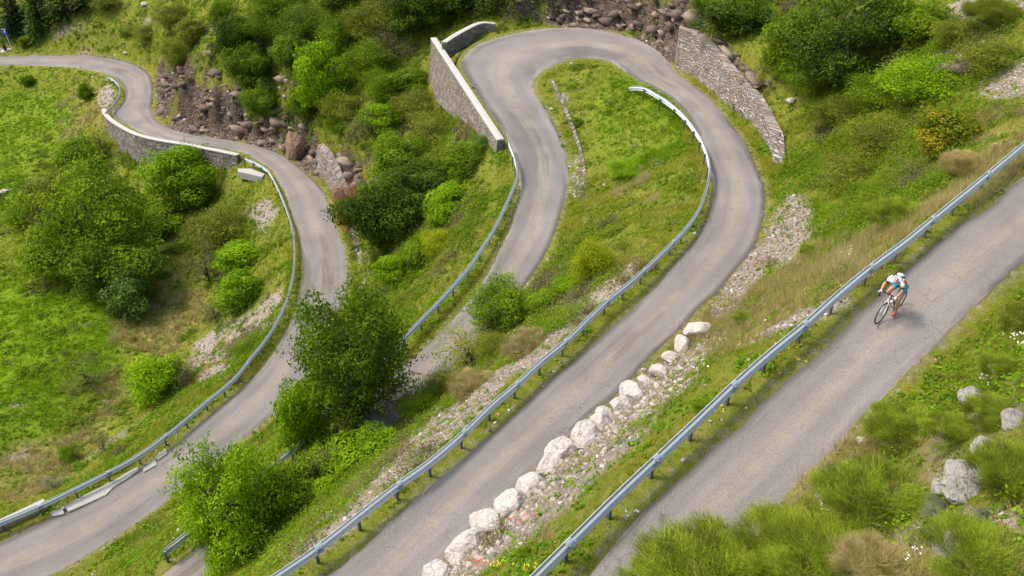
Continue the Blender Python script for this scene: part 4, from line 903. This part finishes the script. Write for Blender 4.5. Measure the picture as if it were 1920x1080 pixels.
# hairpin walls
p0 = at(945, 276, eBR2[0, 2]-.9); 
zA = float(follow([(862, 112)], BRw, 1)[0, 2]); zB = float(follow([(950, 270)], BRw, 1)[0, 2])
a_ = at(818, 84, zA); b_ = at(944, 277, zB); pw = resample(np.array([a_, b_]), .5); n = len(pw); ov = np.tile(np.array([-(b_-a_)[1], (b_-a_)[0]])*-1/np.linalg.norm((b_-a_)[:2]), (n, 1))
if ov[0, 0] > 0: ov = -ov
wall('tall straight stone wall with a pale cap on the outside of the hairpin', pw, ov, .55, lin(-4.6, -.9, n), .45, M_wallL, .08, lean=.1)
pw = resample(follow([(838,104),(850,95),(868,83),(890,70),(908,62),(930,62)], BRw, 4), .4); pw[:, 2] = np.linspace(pw[:, 2].mean(), pw[:, 2].mean(), len(pw)); n = len(pw)
wall('short curved parapet with a pale cap closing the back of the hairpin', pw, outv(pw, BRw), np.interp(np.linspace(0, 1, n), [0, .7, 1], [1.0, 1.0, .85]), -.8, .4, M_wallL, .07)
# retaining walls above the roads
def retaining(px, E, tops, label, leanback=.22, mat=M_wallL, dz=0, dep=.6, drift=0):
    P = resample(follow(px, E, 5), .45); n = len(P); ov = outv(P, E); tops = np.interp(np.linspace(0, 1, n), np.linspace(0, 1, len(tops)), tops)
    root = empty('retaining_wall', tuple(P[n//2])); tag(root, label, 'wall'); al = np.r_[0, np.cumsum(np.linalg.norm(np.diff(P, axis=0), axis=1))]; o3 = np.column_stack([ov, np.zeros(n)])
    rows = 12; V = []; A = []; U_ = []
    jag = (fbm(al, al*0+3, .9, 3)-.5)*.35
    for i in range(n):
        tp = tops[i]+jag[i]*min(1, tops[i])
        for k in range(rows):
            z = -.3+(tp+.3)*k/(rows-1); V.append(P[i]+o3[i]*(max(z, 0)*leanback+(rng.rand()-.5)*.09)+[0, 0, z]); A.append(al[i]); U_.append(z)
        for k in range(4):
            z = tp-(tp+.3)*(k/3.)*1.; V.append(P[i]+o3[i]*(tp*leanback+dep)+[0, 0, z+.02]); A.append(al[i]+dep); U_.append(z)
    w = rows+4; Q = [(i*w+k, i*w+(k+1) % w, (i+1)*w+(k+1) % w, (i+1)*w+k) for i in range(n-1) for k in range(w)]+[tuple(range(w))[::-1], tuple((n-1)*w+k for k in range(w))]
    b = mesh_from('masonry', np.array(V), Q, mat, attrs=dict(along=A, up=U_)); relink(b, root); return root
retaining([(1449,313),(1440,290),(1420,262),(1398,235),(1373,210),(1345,184),(1318,161),(1293,143),(1268,128)], BRw, [.25, 1.2, 1.6, 1.9, 2.1, 2.3, 2.6, 2.9, 3.1], 'pale leaning rubble wall holding the hillside right of the hairpin')
retaining([(588,318),(603,335),(618,358),(632,385),(645,412),(655,440),(664,470),(673,505),(680,545),(681,580)], ARw, [2.6, 2.6, 2.3, 1.9, 1.5, 1.1, .9, .8, .8, .7], 'grey dry stone wall along the right of the lowest road, lower end narrow', .3, M_wall)
retaining([(1033,152),(1043,180),(1055,208),(1068,240),(1078,270),(1087,300),(1091,330),(1090,360),(1084,390),(1076,412)], np.array(eBL2), [.1, .28, .32, .36, .4, .4, .36, .32, .22, .1], 'low dry stone edging wall on the grass inside the hairpin', .1, M_wall, dep=.2)
# concrete pieces by the lowest guardrail
def slab(name, pxs, E, h, label, cat, mat=M_conc, z0=-.25):
    P = follow(pxs, E, 1); n = len(P); V = np.vstack([P+[0, 0, z0], P+[0, 0, h]]); F_ = [tuple(range(n))[::-1], tuple(range(n, 2*n))]+[(i, (i+1) % n, n+(i+1) % n, n+i) for i in range(n)]
    bm = bmesh.new(); vs = [bm.verts.new(v) for v in V]; [bm.faces.new([vs[i] for i in f]) for f in F_]; bmesh.ops.recalc_face_normals(bm, faces=bm.faces)
    bmesh.ops.bevel(bm, geom=list(bm.edges), offset=.025, segments=2, affect='EDGES', clamp_overlap=True); me = bpy.data.meshes.new(name); bm.to_mesh(me); bm.free(); me.materials.append(mat)
    o = bpy.data.objects.new(name, me); COL.objects.link(o); return tag(o, label, cat)
slab('concrete_parapet', [(-60,1020),(0,997),(92,953),(86,944),(0,985),(-60,1008)], ALw, .42, 'concrete parapet block behind the guardrail at the left edge', 'parapet')
slab('concrete_slab', [(122,953),(130,961),(165,946),(200,930),(214,915),(240,899),(262,883),(258,877),(230,893),(205,908),(160,929)], ALw, .10, 'longest pale concrete slab under the lowest guardrail', 'slab')
slab('concrete_slab', [(97,962),(99,970),(122,966),(118,955)], ALw, .12, 'small concrete lump left of the longest slab', 'slab')
slab('concrete_slab', [(268,880),(270,887),(295,873),(292,862)], ALw, .09, 'small concrete slab right of the longest slab', 'slab')
slab('concrete_slab', [(292,858),(296,865),(315,851),(311,842)], ALw, .09, 'smallest concrete slab, uppermost of those under the lowest guardrail', 'slab')
slab('concrete_slab', [(446,317),(446,323),(492,333),(497,327),(470,317)], ALw, .08, 'pale concrete ledge at the right end of the curved stone wall', 'slab', z0=-.7)
# ---------------------------------------------------------------- boulders and outcrops
def rockmat(name, c0, c1, c2, stain=(.33, .22, .13)):
    t = NT(name); a = t.noise(1.6, 6, .65); b = t.noise(7, 6, .75); c = t.ramp(b, [(.25, c0), (.5, c1), (.75, c2)]); c = t.mix(t.math('MULTIPLY', t.ramp(a, [(.52, 0.), (.72, .6)]), 1.), c, stain)
    v = t.voro(1.7, 'DISTANCE_TO_EDGE', t.scale((1, 1, 1.8))); c = t.mix(t.ramp(v, [(0, .7), (.025, 0.)]), c, (.12, .10, .085)); t.col(c); t.rough(.93); t.bump(t.math('ADD', b, t.math('MULTIPLY', a, 2.)), .8, .08); return t.m
M_lime = rockmat('pale_limestone', (.34, .30, .25), (.47, .43, .38), (.61, .56, .50), (.38, .29, .20)); M_grey = rockmat('grey_rock', (.16, .145, .125), (.30, .275, .24), (.42, .39, .35), (.22, .19, .12))
def boulder(name, cx, cy, w, h, seed, mat, label, cat, group, sink=.25, E=None, sub=4, flat=.8):
    R = np.random.RandomState(seed); P = hit(cx, cy+h*.35); D = proj(P)[2]; s = F/D; rx = w/2/s; rz = rx*flat
    bm = bmesh.new(); bmesh.ops.create_icosphere(bm, subdivisions=sub, radius=1)
    planes = [(lambda v: v/np.linalg.norm(v))(R.randn(3)) for _ in range(16)]; offs = R.uniform(.62, .9, 16)
    for v in bm.verts:
        p = np.array(v.co)
        for q, o in zip(planes, offs):
            d_ = p@q
            if d_ > o: p = p-q*(d_-o)*.93
        f = 1+.05*math.sin(5*p[0]+seed)*math.cos(6*p[1])+.02*R.randn(); v.co = Vector(p*f)
    me = bpy.data.meshes.new(name); bm.to_mesh(me); bm.free(); me.materials.append(mat); me.polygons.foreach_set('use_smooth', np.zeros(len(me.polygons), bool))
    o = bpy.data.objects.new(name, me); COL.objects.link(o); o.location = (P[0], P[1], P[2]+rz*(1-sink)*.75); o.scale = (rx*1.12, rx*R.uniform(.8, 1), rz); o.rotation_euler = (R.randn()*.15, R.randn()*.15, R.uniform(0, 3)); return tag(o, label, cat, group)
GB = 'row of boulders between the middle road and the cyclist road'
BL_ = [(818,1070,56,50,'lowest boulder of the row, cut by the bottom edge'),(870,1018,66,60,'second boulder from the bottom, tall and broken at the top'),(913,978,66,50,'third boulder from the bottom, wide and rounded'),(952,940,66,62,'fourth boulder from the bottom, large and smooth with a crack'),(990,904,56,54,'fifth boulder from the bottom, blocky and creamy'),(1027,872,44,36,'sixth boulder from the bottom, smaller and low'),(1052,842,60,50,'seventh boulder from the bottom, long and slanting'),(1092,817,58,38,'eighth boulder from the bottom, bright and flat topped'),(1118,793,44,36,'ninth boulder from the bottom, greyish'),(1125,775,30,18,'small white boulder capping the ninth one'),(1158,758,40,34,'tenth boulder of the row, grey with orange stones on it'),(1180,737,48,34,'eleventh boulder of the row, pale and low'),(1205,716,30,26,'twelfth boulder of the row, small and half buried'),(1231,692,32,38,'upright white boulder near the upper end of the row'),(1250,668,26,24,'small boulder just above the upright white one'),(1272,643,36,38,'last tall boulder at the upper end of the row'),(1300,624,44,20,'flat white boulder in the grass at the upper end of the row')]
for i, (x, y, w, h, l) in enumerate(BL_): boulder('boulder', x+6, y, w*1.2, h, 20+i, M_lime, 'pale limestone, '+l, 'boulder', GB)
for i, (x, y, w, h, l, m_) in enumerate([(1810,885,130,70,'broken grey rock outcrop among the brooms at the right','g'),(1770,900,70,60,'grey block at the left foot of the rock outcrop','g'),(1862,845,90,36,'long thin grey ledge right of the rock outcrop','g'),(1822,735,64,44,'squarish grey rock at the right above the brooms','g'),(1900,785,60,26,'pale narrow rock at the right edge between brooms','g'),(1815,1008,90,36,'flat grey stone slab in the bottom right corner','g'),(1775,1035,70,26,'lowest grey slab in the bottom right corner','g'),(1620,905,26,12,'small white stone in the straw at the asphalt edge','l'),(1537,928,20,14,'pale pinkish stone beside the broom at the asphalt edge','g'),(1613,823,20,14,'white stone at the asphalt edge above the broom','l'),(236,99,9,5,'tiny white stone beside the far bend','l'),(346,223,9,7,'small white stone at the foot of the cliff','l'),(270,8,16,7,'pale stone on the grassy slope at the top left','l'),(1483,188,22,12,'white and orange stone above the right retaining wall','l'),(8,357,16,12,'pale round stone at the left edge','l'),(1133,346,8,6,'tiny white stone on the grass inside the hairpin','l')]):
    boulder('rock', x, y, w, h, 60+i, M_grey if m_ == 'g' else M_lime, l, 'rock', None, flat=.42 if m_ == 'g' else .6, sink=.45 if m_ == 'g' else .25)
bp_ = []
for i in range(len(BL_)-1):
    for _ in range(38): t = random.random(); bp_.append(hit(BL_[i][0]*(1-t)+BL_[i+1][0]*t+16+abs(random.gauss(0, 17)), BL_[i][1]*(1-t)+BL_[i+1][1]*t+14+random.gauss(4, 12)))
bp_ = np.array(bp_); stones('broken_stones', bp_, .06+.26*rng.rand(len(bp_))**2, .25+.55*rng.rand(len(bp_)), 'broken pale and orange stones packed behind the row of boulders', 'stones', .8)
# rust streaked rock spur beside the scree gully
boulder('rock_spur', 556, 262, 34, 100, 91, rockmat('rusty_rock', (.12, .07, .045), (.26, .15, .10), (.36, .27, .21), (.40, .14, .05)), 'upright rust streaked rock spur at the cliff end over the lowest road', 'rock', None, sink=.45, flat=2.7)
# ---------------------------------------------------------------- sign, post and pale lay-by at the far left
pk = np.array([at(x, y, -50.3*K) for x, y in ((-60, 92), (24, 94), (-4, 104), (-60, 104))])
zg = height(pk[:, 0], pk[:, 1]).max()+.06; hp = [hit(x, y) for x, y in ((-40, 91), (5, 91), (23, 93), (8, 99), (-8, 103), (-40, 104))]
tag(mesh_from('lay_by', np.array(hp)+[0, 0, .12], [tuple(range(6))], plain('pale_gravel', (.48, .44, .38), .95, 0, .15, 3)), kind='structure')
hs = hit(23, 92); sc_ = F/proj(hs)[2]
root = empty('road_sign', tuple(hs)); tag(root, 'small blue square sign on a leaning pole at the far left lay-by', 'sign')
hgt = 3.1
v, f = tube([(0, 0, -.3), (-.25, 0, hgt)], [.05, .05], 8); mesh_from('pole', v, f, M_zinc, root)
def box(name, c, s, mat, parent=None, bev=.01):
    bm = bmesh.new(); bmesh.ops.create_cube(bm, size=1); bmesh.ops.scale(bm, vec=s, verts=bm.verts); bmesh.ops.bevel(bm, geom=list(bm.edges), offset=bev, segments=2, affect='EDGES'); bmesh.ops.translate(bm, vec=c, verts=bm.verts)
    me = bpy.data.meshes.new(name); bm.to_mesh(me); bm.free(); me.materials.append(mat); o = bpy.data.objects.new(name, me); COL.objects.link(o); o.parent = parent; return o
pnl = box('panel', (-.25, -.07, hgt-.4), (.75, .04, .95), plain('blue_sign_paint', (.03, .07, .42), .4), root)
box('symbol', (-.2, -.10, hgt-.33), (.26, .02, .3), plain('white_sign_paint', (.85, .85, .85), .4), pnl)
box('border', (-.25, -.098, hgt+.03), (.7, .016, .10), bpy.data.materials['white_sign_paint'], pnl)
hb_ = hit(11, 95); root = empty('bollard', tuple(hb_)); tag(root, 'dark upright bollard on the pale lay-by beside the blue sign', 'bollard')
v, f = tube([(0, 0, -.1), (0, 0, .0), (-.03, 0, 1.1), (-.03, 0, 1.16)], [.22, .22, .2, .16], 12); mesh_from('body', v, f, plain('dark_plastic', (.025, .025, .03), .5), root)
v, f = tube([(-.03, 0, .85), (-.03, 0, .98)], [.212, .212], 12); mesh_from('band', v, f, plain('red_band', (.25, .05, .04), .5), root)
hm = hit(236, 96); root = empty('marker_post', tuple(hm)); tag(root, 'thin small grey marker post in the grass above the far bend', 'post')
v, f = tube([(0, 0, -.1), (-.05, 0, 1.1)], [.03, .03], 6); mesh_from('pole', v, f, M_post, root); box('plate', (-.05, -.05, 1.15), (.4, .04, .3), plain('slate_plate', (.10, .12, .16), .5), root)
# ---------------------------------------------------------------- bicycle and rider
fw = follow([(1648, 607)], CLw, 1)[0]; rw = follow([(1682, 580)], CLw, 1)[0]
fw[2] = rw[2] = (fw[2]+rw[2])/2; dirv = (fw-rw)[:2]; WB = np.linalg.norm(dirv); head = math.atan2(dirv[1], dirv[0])
def local_root(name):
    o = empty(name, (rw[0], rw[1], rw[2]+.022), head); k = 1.04; o.scale = (k, k, k); return o
bike = local_root('bicycle'); tag(bike, 'white and yellow racing bicycle ridden downhill on the nearest road', 'bicycle')
M_rub = plain('tyre_rubber', (.02, .02, .022), .7); M_met = plain('bike_metal', (.35, .35, .36), .3, .9); M_wh = plain('white_frame_paint', (.75, .75, .74), .3); M_yel = plain('yellow_frame_paint', (.80, .50, .02), .3); M_blk = plain('black_parts', (.02, .02, .02), .45)
RW = .335
def torus(c, R_, r_, n=48, m=8, sq=1.):
    V = []; 
    for i in range(n):
        a = i/n*6.28318
        for j in range(m):
            b = j/m*6.28318; V.append((c[0]+(R_+r_*math.cos(b)*sq)*math.cos(a), c[1]+r_*math.sin(b), c[2]+(R_+r_*math.cos(b)*sq)*math.sin(a)))
    return V, [(i*m+j, i*m+(j+1) % m, ((i+1) % n)*m+(j+1) % m, ((i+1) % n)*m+j) for i in range(n) for j in range(m)]
for x in (0, 1.0):
    v, f = torus((x, 0, RW), RW-.014, .014); whl = mesh_from('wheel', *torus((x, 0, RW), RW-.034, .011, sq=1.6), M_blk, bike); mesh_from('tyre', v, f, M_rub, whl)
    parts = [tube([(x, -.05, RW), (x, .05, RW)], .018, 8)]
    for k in range(20): a = k/20*6.283; s_1 = (-1)**k*.03; parts.append(tube([(x+.02*math.cos(a+.8), s_1, RW+.02*math.sin(a+.8)), (x+(RW-.05)*math.cos(a), 0, RW+(RW-.05)*math.sin(a))], .0016, 3))
    v, f = merge(parts); mesh_from('spokes', v, f, M_met, whl)
BB = (.42, 0, .27); SEAT = (.27, 0, .93); HT = (.80, 0, .86); HB = (.835, 0, .72)
v, f = merge([tube([BB, (.31, 0, .80)], .017), tube([(.31, 0, .80), HT], .017), tube([(.795, 0, .88), HB], .022), tube([(0, .055, RW), (.31, .02, .78)], .009), tube([(0, -.055, RW), (.31, -.02, .78)], .009), tube([(0, .055, RW), BB], .010), tube([(0, -.055, RW), BB], .010)])
fr = mesh_from('frame', v, f, M_wh, bike)
v, f = tube([BB, HB], [.024, .024], 8); mesh_from('down_tube', v, f, M_yel, fr)
v, f = merge([tube([HB, (.86, .045, .62), (.90, .05, .5), (1.0, .05, RW)], [.018, .014, .013, .01]), tube([HB, (.86, -.045, .62), (.90, -.05, .5), (1.0, -.05, RW)], [.018, .014, .013, .01])]); mesh_from('fork', v, f, M_wh, bike)
hbm = []
for s_1 in (-1, 1): hbm.append(tube([(.89, 0, .93), (.89, s_1*.16, .93), (.92, s_1*.205, .925), (.985, s_1*.21, .92), (1.01, s_1*.21, .87), (.98, s_1*.21, .80), (.91, s_1*.21, .79)], .015, 8))
hbm.append(tube([(.79, 0, .90), (.89, 0, .93)], .016)); v, f = merge(hbm); hb2 = mesh_from('handlebar', v, f, M_blk, bike)
for s_1 in (-1, 1): v, f = merge([tube([(.965, s_1*.21, .93), (1.01, s_1*.21, .955), (1.02, s_1*.21, .985)], [.018, .017, .012]), tube([(1.01, s_1*.21, .95), (1.035, s_1*.21, .88), (1.02, s_1*.21, .82)], [.008, .006, .005])]); mesh_from('brake_lever', v, f, M_blk, hb2)
v, f = tube([(.31, 0, .78), (.275, 0, .925)], .014); mesh_from('seat_post', v, f, M_blk, bike)
v, f = tube([(.13, 0, .955), (.2, 0, .95), (.3, 0, .945), (.40, 0, .94)], [.065, .06, .028, .018], 10); v[:, 2] = .945+(v[:, 2]-.945)*.35; mesh_from('saddle', v, f, M_blk, bike)
v, f = torus((.42, -.045, .27), .095, .006, 32, 6); ch = mesh_from('chainring', v, f, M_met, bike)
for s_1, dx, dz in ((1, -.02, -.168), (-1, .02, .168)):
    v, f = tube([(.42, s_1*.05, .27), (.42+dx, s_1*.075, .27+dz)], [.014, .011]); ck2 = mesh_from('crank', v, f, M_met, bike); v, f = tube([(.42+dx, s_1*.075, .27+dz), (.42+dx, s_1*.15, .27+dz)], .02, 6); mesh_from('pedal', v, f, M_blk, ck2)
v, f = merge([tube([(.42, -.045, .365), (0, -.045, RW+.04)], .005, 4), tube([(.42, -.045, .175), (0.02, -.045, RW-.09)], .005, 4), torus((0, -.045, RW), .04, .012, 20, 6)]); mesh_from('chain', v, f, M_blk, bike)
v, f = tube([(.52, 0, .40), (.62, 0, .52)], [.036, .034], 10); mesh_from('water_bottle', v+np.array([0, .0, .05]), f, M_wh, bike)
DG = None
def skin(name, nodes, links, mat, parent, sub=2, root=0):
    """nodes: (x, y, z, radius); one continuous surface grown along the links, then frozen into a mesh"""
    me = bpy.data.meshes.new(name); me.from_pydata([n[:3] for n in nodes], links, []); o = bpy.data.objects.new(name, me); COL.objects.link(o)
    sk_ = o.modifiers.new('s', 'SKIN'); sv = me.skin_vertices[0].data
    for i, n in enumerate(nodes):
        r_ = n[3]; sv[i].radius = r_ if hasattr(r_, '__len__') else (r_, r_); sv[i].use_root = (i == root)
    o.modifiers.new('u', 'SUBSURF').levels = sub; o.modifiers['u'].render_levels = sub
    bpy.context.view_layer.update(); ev = o.evaluated_get(bpy.context.evaluated_depsgraph_get()); m2 = bpy.data.meshes.new_from_object(ev); m2.name = name
    bpy.data.objects.remove(o); m2.polygons.foreach_set('use_smooth', np.ones(len(m2.polygons), bool)); m2.materials.clear(); m2.materials.append(mat)
    o = bpy.data.objects.new(name, m2); COL.objects.link(o); o.parent = parent; return o
person = local_root('person'); tag(person, 'cyclist crouched over the handlebar in a white jersey, blue shorts and red and white helmet', 'person')
M_skin = plain('skin', (.50, .25, .15), .55, 0, .1, 5); M_jer = NT('white_jersey'); 
tc = M_jer.co(); sx = M_jer.n('ShaderNodeSeparateXYZ'); M_jer.l(tc, sx.inputs[0])
M_jer.col(M_jer.mix(M_jer.ramp(M_jer.noise(5, 1, .4, tc), [(.60, 0.), (.62, 1.)], 'CONSTANT'), (.78, .76, .78), (.42, .05, .10))); M_jer.rough(.8); M_jer = M_jer.m
M_sho = plain('blue_shorts', (.02, .36, .62), .7, 0, .12, 6); M_red = plain('red_shoe', (.62, .05, .03), .5); M_glv = plain('white_glove', (.72, .72, .70), .8); M_hair = plain('dark_hair', (.04, .025, .018), .8)
# joints
HIP = (.24, 0, 1.0); 
ndb = [(.24, 0, 1.00, .115), (.36, 0, 1.12, .11), (.50, 0, 1.22, .125), (.64, 0, 1.28, .115), (.74, 0, 1.31, .06), (.80, 0, 1.335, .052), (.865, 0, 1.36, .085), (.90, 0, 1.34, .078),
 (.255, .10, .98, .10), (.44, .13, .64, .062), (.45, .125, .61, .060), (.405, .12, .38, .052), (.375, .115, .18, .036), (.42, .115, .12, .036), (.53, .115, .10, .028),
 (.255, -.10, .98, .10), (.60, -.14, .83, .066), (.62, -.14, .80, .064), (.48, -.125, .62, .054), (.375, -.115, .50, .038), (.42, -.115, .455, .036), (.52, -.115, .455, .028),
 (.66, .17, 1.27, .066), (.79, .25, 1.10, .043), (.80, .25, 1.08, .041), (.92, .225, .985, .029), (.96, .212, .975, .03),
 (.66, -.17, 1.27, .066), (.79, -.25, 1.10, .043), (.80, -.25, 1.08, .041), (.92, -.225, .985, .029), (.96, -.212, .975, .03)]
lk = [(0, 1), (1, 2), (2, 3), (3, 4), (4, 5), (5, 6), (6, 7), (0, 8), (8, 9), (9, 10), (10, 11), (11, 12), (12, 13), (13, 14), (0, 15), (15, 16), (16, 17), (17, 18), (18, 19), (19, 20), (20, 21), (3, 22), (22, 23), (23, 24), (24, 25), (25, 26), (3, 27), (27, 28), (28, 29), (29, 30), (30, 31)]
body = skin('body', ndb, lk, M_skin, person, 2)
def join_into(o, parts):
    v, f = merge(parts); me = o.data; bm = bmesh.new(); bm.from_mesh(me); vs = [bm.verts.new(p) for p in v]; [bm.faces.new([vs[i] for i in ff]) for ff in f if len(set(ff)) > 2]; bm.to_mesh(me); bm.free(); me.polygons.foreach_set('use_smooth', np.ones(len(me.polygons), bool))
def ball(c, r, n=10):
    V = [(c[0]+r[0]*math.sin(a)*math.cos(b), c[1]+r[1]*math.sin(a)*math.sin(b), c[2]+r[2]*math.cos(a)) for a in np.linspace(.02, 3.12, n) for b in np.arange(2*n)/(2*n)*6.2832]; m = 2*n
    return V, [(i*m+j, i*m+(j+1) % m, (i+1)*m+(j+1) % m, (i+1)*m+j) for i in range(n-1) for j in range(m)]
# face: nose, chin, ears, brow ridge; fingers curled over the hoods
prt = [tube([(.955, 0, 1.355), (.985, 0, 1.325), (.972, 0, 1.305)], [.010, .014, .010], 6), ball((.935, 0, 1.262), (.03, .032, .026)), ball((.86, .083, 1.33), (.02, .010, .030)), ball((.86, -.083, 1.33), (.02, .010, .030)), ball((.955, 0, 1.285), (.012, .026, .008))]
join_into(body, prt)
for s_1 in (-1, 1):
    palm = [ball((.975, s_1*.212, .968), (.05, .034, .022), 8)]
    for q in range(4): y = s_1*(.236+.006*(q % 2)); x = .955+.022*q; palm.append(tube([(x, s_1*.215, .982), (x+.012, y, .972), (x+.012, y+s_1*.002, .945), (x+.004, s_1*.222, .927-.003*q)], [.0105, .010, .0095, .008], 6))
    palm.append(tube([(.95, s_1*.20, .975), (.965, s_1*.18, .955), (.985, s_1*.182, .93)], [.012, .011, .008], 6)); v, f = merge(palm); mesh_from('glove', v, f, M_glv, person, True)
jer = skin('jersey', [(.20, 0, 1.00, .125), (.36, 0, 1.135, .125), (.50, 0, 1.235, .14), (.64, 0, 1.29, .128), (.72, 0, 1.31, .075), (.66, .17, 1.275, .082), (.74, .215, 1.175, .066), (.66, -.17, 1.275, .082), (.74, -.215, 1.175, .066)], [(0, 1), (1, 2), (2, 3), (3, 4), (3, 5), (5, 6), (3, 7), (7, 8)], M_jer, person)
for s_1 in (-1, 1): v, f = tube([(.735, s_1*.212, 1.182), (.755, s_1*.226, 1.155)], [.060, .058], 12); mesh_from('sleeve_cuff', v, f, M_blk, jer)
skin('shorts', [(.21, 0, .985, .128), (.30, 0, 1.05, .115), (.255, .10, .97, .115), (.38, .122, .76, .082), (.255, -.10, .97, .115), (.50, -.132, .875, .084)], [(0, 1), (0, 2), (2, 3), (0, 4), (4, 5)], M_sho, person)
for nm, pts_ in (('shoe', [(.355, .117, .115, .040), (.43, .117, .105, .044), (.50, .117, .10, .040), (.545, .117, .095, .028)]), ('shoe', [(.345, -.117, .465, .040), (.42, -.117, .455, .044), (.49, -.117, .45, .040), (.535, -.117, .445, .028)])): skin(nm, pts_, [(0, 1), (1, 2), (2, 3)], M_red, person)
# helmet with vents, strap, glasses
M_hel = plain('helmet_shell', (.62, .58, .58), .35); M_helr = plain('helmet_red', (.60, .02, .02), .35)
V, Fh = ball((.875, 0, 1.385), (.135, .098, .092), 14); V = np.array(V); keepf = [f for f in Fh if V[list(f), 2].mean() > 1.365]; hel = mesh_from('helmet', V, keepf, M_hel, person, True); sol = hel.modifiers.new('t', 'SOLIDIFY'); sol.thickness = .02
for k, (y0, mm) in enumerate(((0, M_blk), (.042, M_helr), (-.042, M_helr), (.078, M_blk), (-.078, M_blk))):
    pts_ = [(.875+.142*math.cos(a)*math.sqrt(max(.01, 1-(y0/.112)**2)), y0*(1.0), 1.387+.101*math.sin(a)*math.sqrt(max(.01, 1-(y0/.105)**2))) for a in np.linspace(.35, 2.7, 12)]; v, f = tube(pts_, [.004]+[.015]*10+[.004], 6); mesh_from('vent', v, f, mm, hel)
v, f = merge([tube([(.87, .088, 1.37), (.90, .06, 1.28), (.92, 0, 1.235), (.90, -.06, 1.28), (.87, -.088, 1.37)], .006, 5)]); mesh_from('chin_strap', v, f, M_blk, hel)
v, f = merge([ball((.962, .036, 1.345), (.014, .032, .018), 8), ball((.962, -.036, 1.345), (.014, .032, .018), 8), tube([(.965, -.01, 1.35), (.965, .01, 1.35)], .005, 5), tube([(.955, .065, 1.347), (.87, .086, 1.345)], .004, 5), tube([(.955, -.065, 1.347), (.87, -.086, 1.345)], .004, 5)]); mesh_from('glasses', v, f, M_blk, person)
v, f = ball((.855, 0, 1.345), (.10, .084, .06), 10); V = np.array(v); mesh_from('hair', V[:], [q for q in f if V[list(q), 0].mean() < .86], M_hair, person, True)
bp = local_root('backpack'); tag(bp, 'small pale backpack with black edging on the back of the cyclist', 'backpack')
skin('bag', [(.40, 0, 1.33, (.10, .05)), (.52, 0, 1.41, (.12, .055)), (.62, 0, 1.44, (.09, .045))], [(0, 1), (1, 2)], plain('pale_fabric', (.55, .52, .50), .8), bp)
v, f = merge([tube([(.36, -.09, 1.28), (.36, .09, 1.28)], .014, 6), tube([(.36, .09, 1.28), (.50, .12, 1.37), (.64, .09, 1.42)], .012, 6), tube([(.36, -.09, 1.28), (.50, -.12, 1.37), (.64, -.09, 1.42)], .012, 6)]); mesh_from('piping', v, f, M_blk, bp)
for s_1 in (-1, 1): v, f = tube([(.64, s_1*.09, 1.43), (.70, s_1*.12, 1.40), (.70, s_1*.14, 1.31), (.60, s_1*.15, 1.19), (.42, s_1*.13, 1.18)], .012, 6); mesh_from('strap', v, f, M_blk, bp)
exec_marker = 3
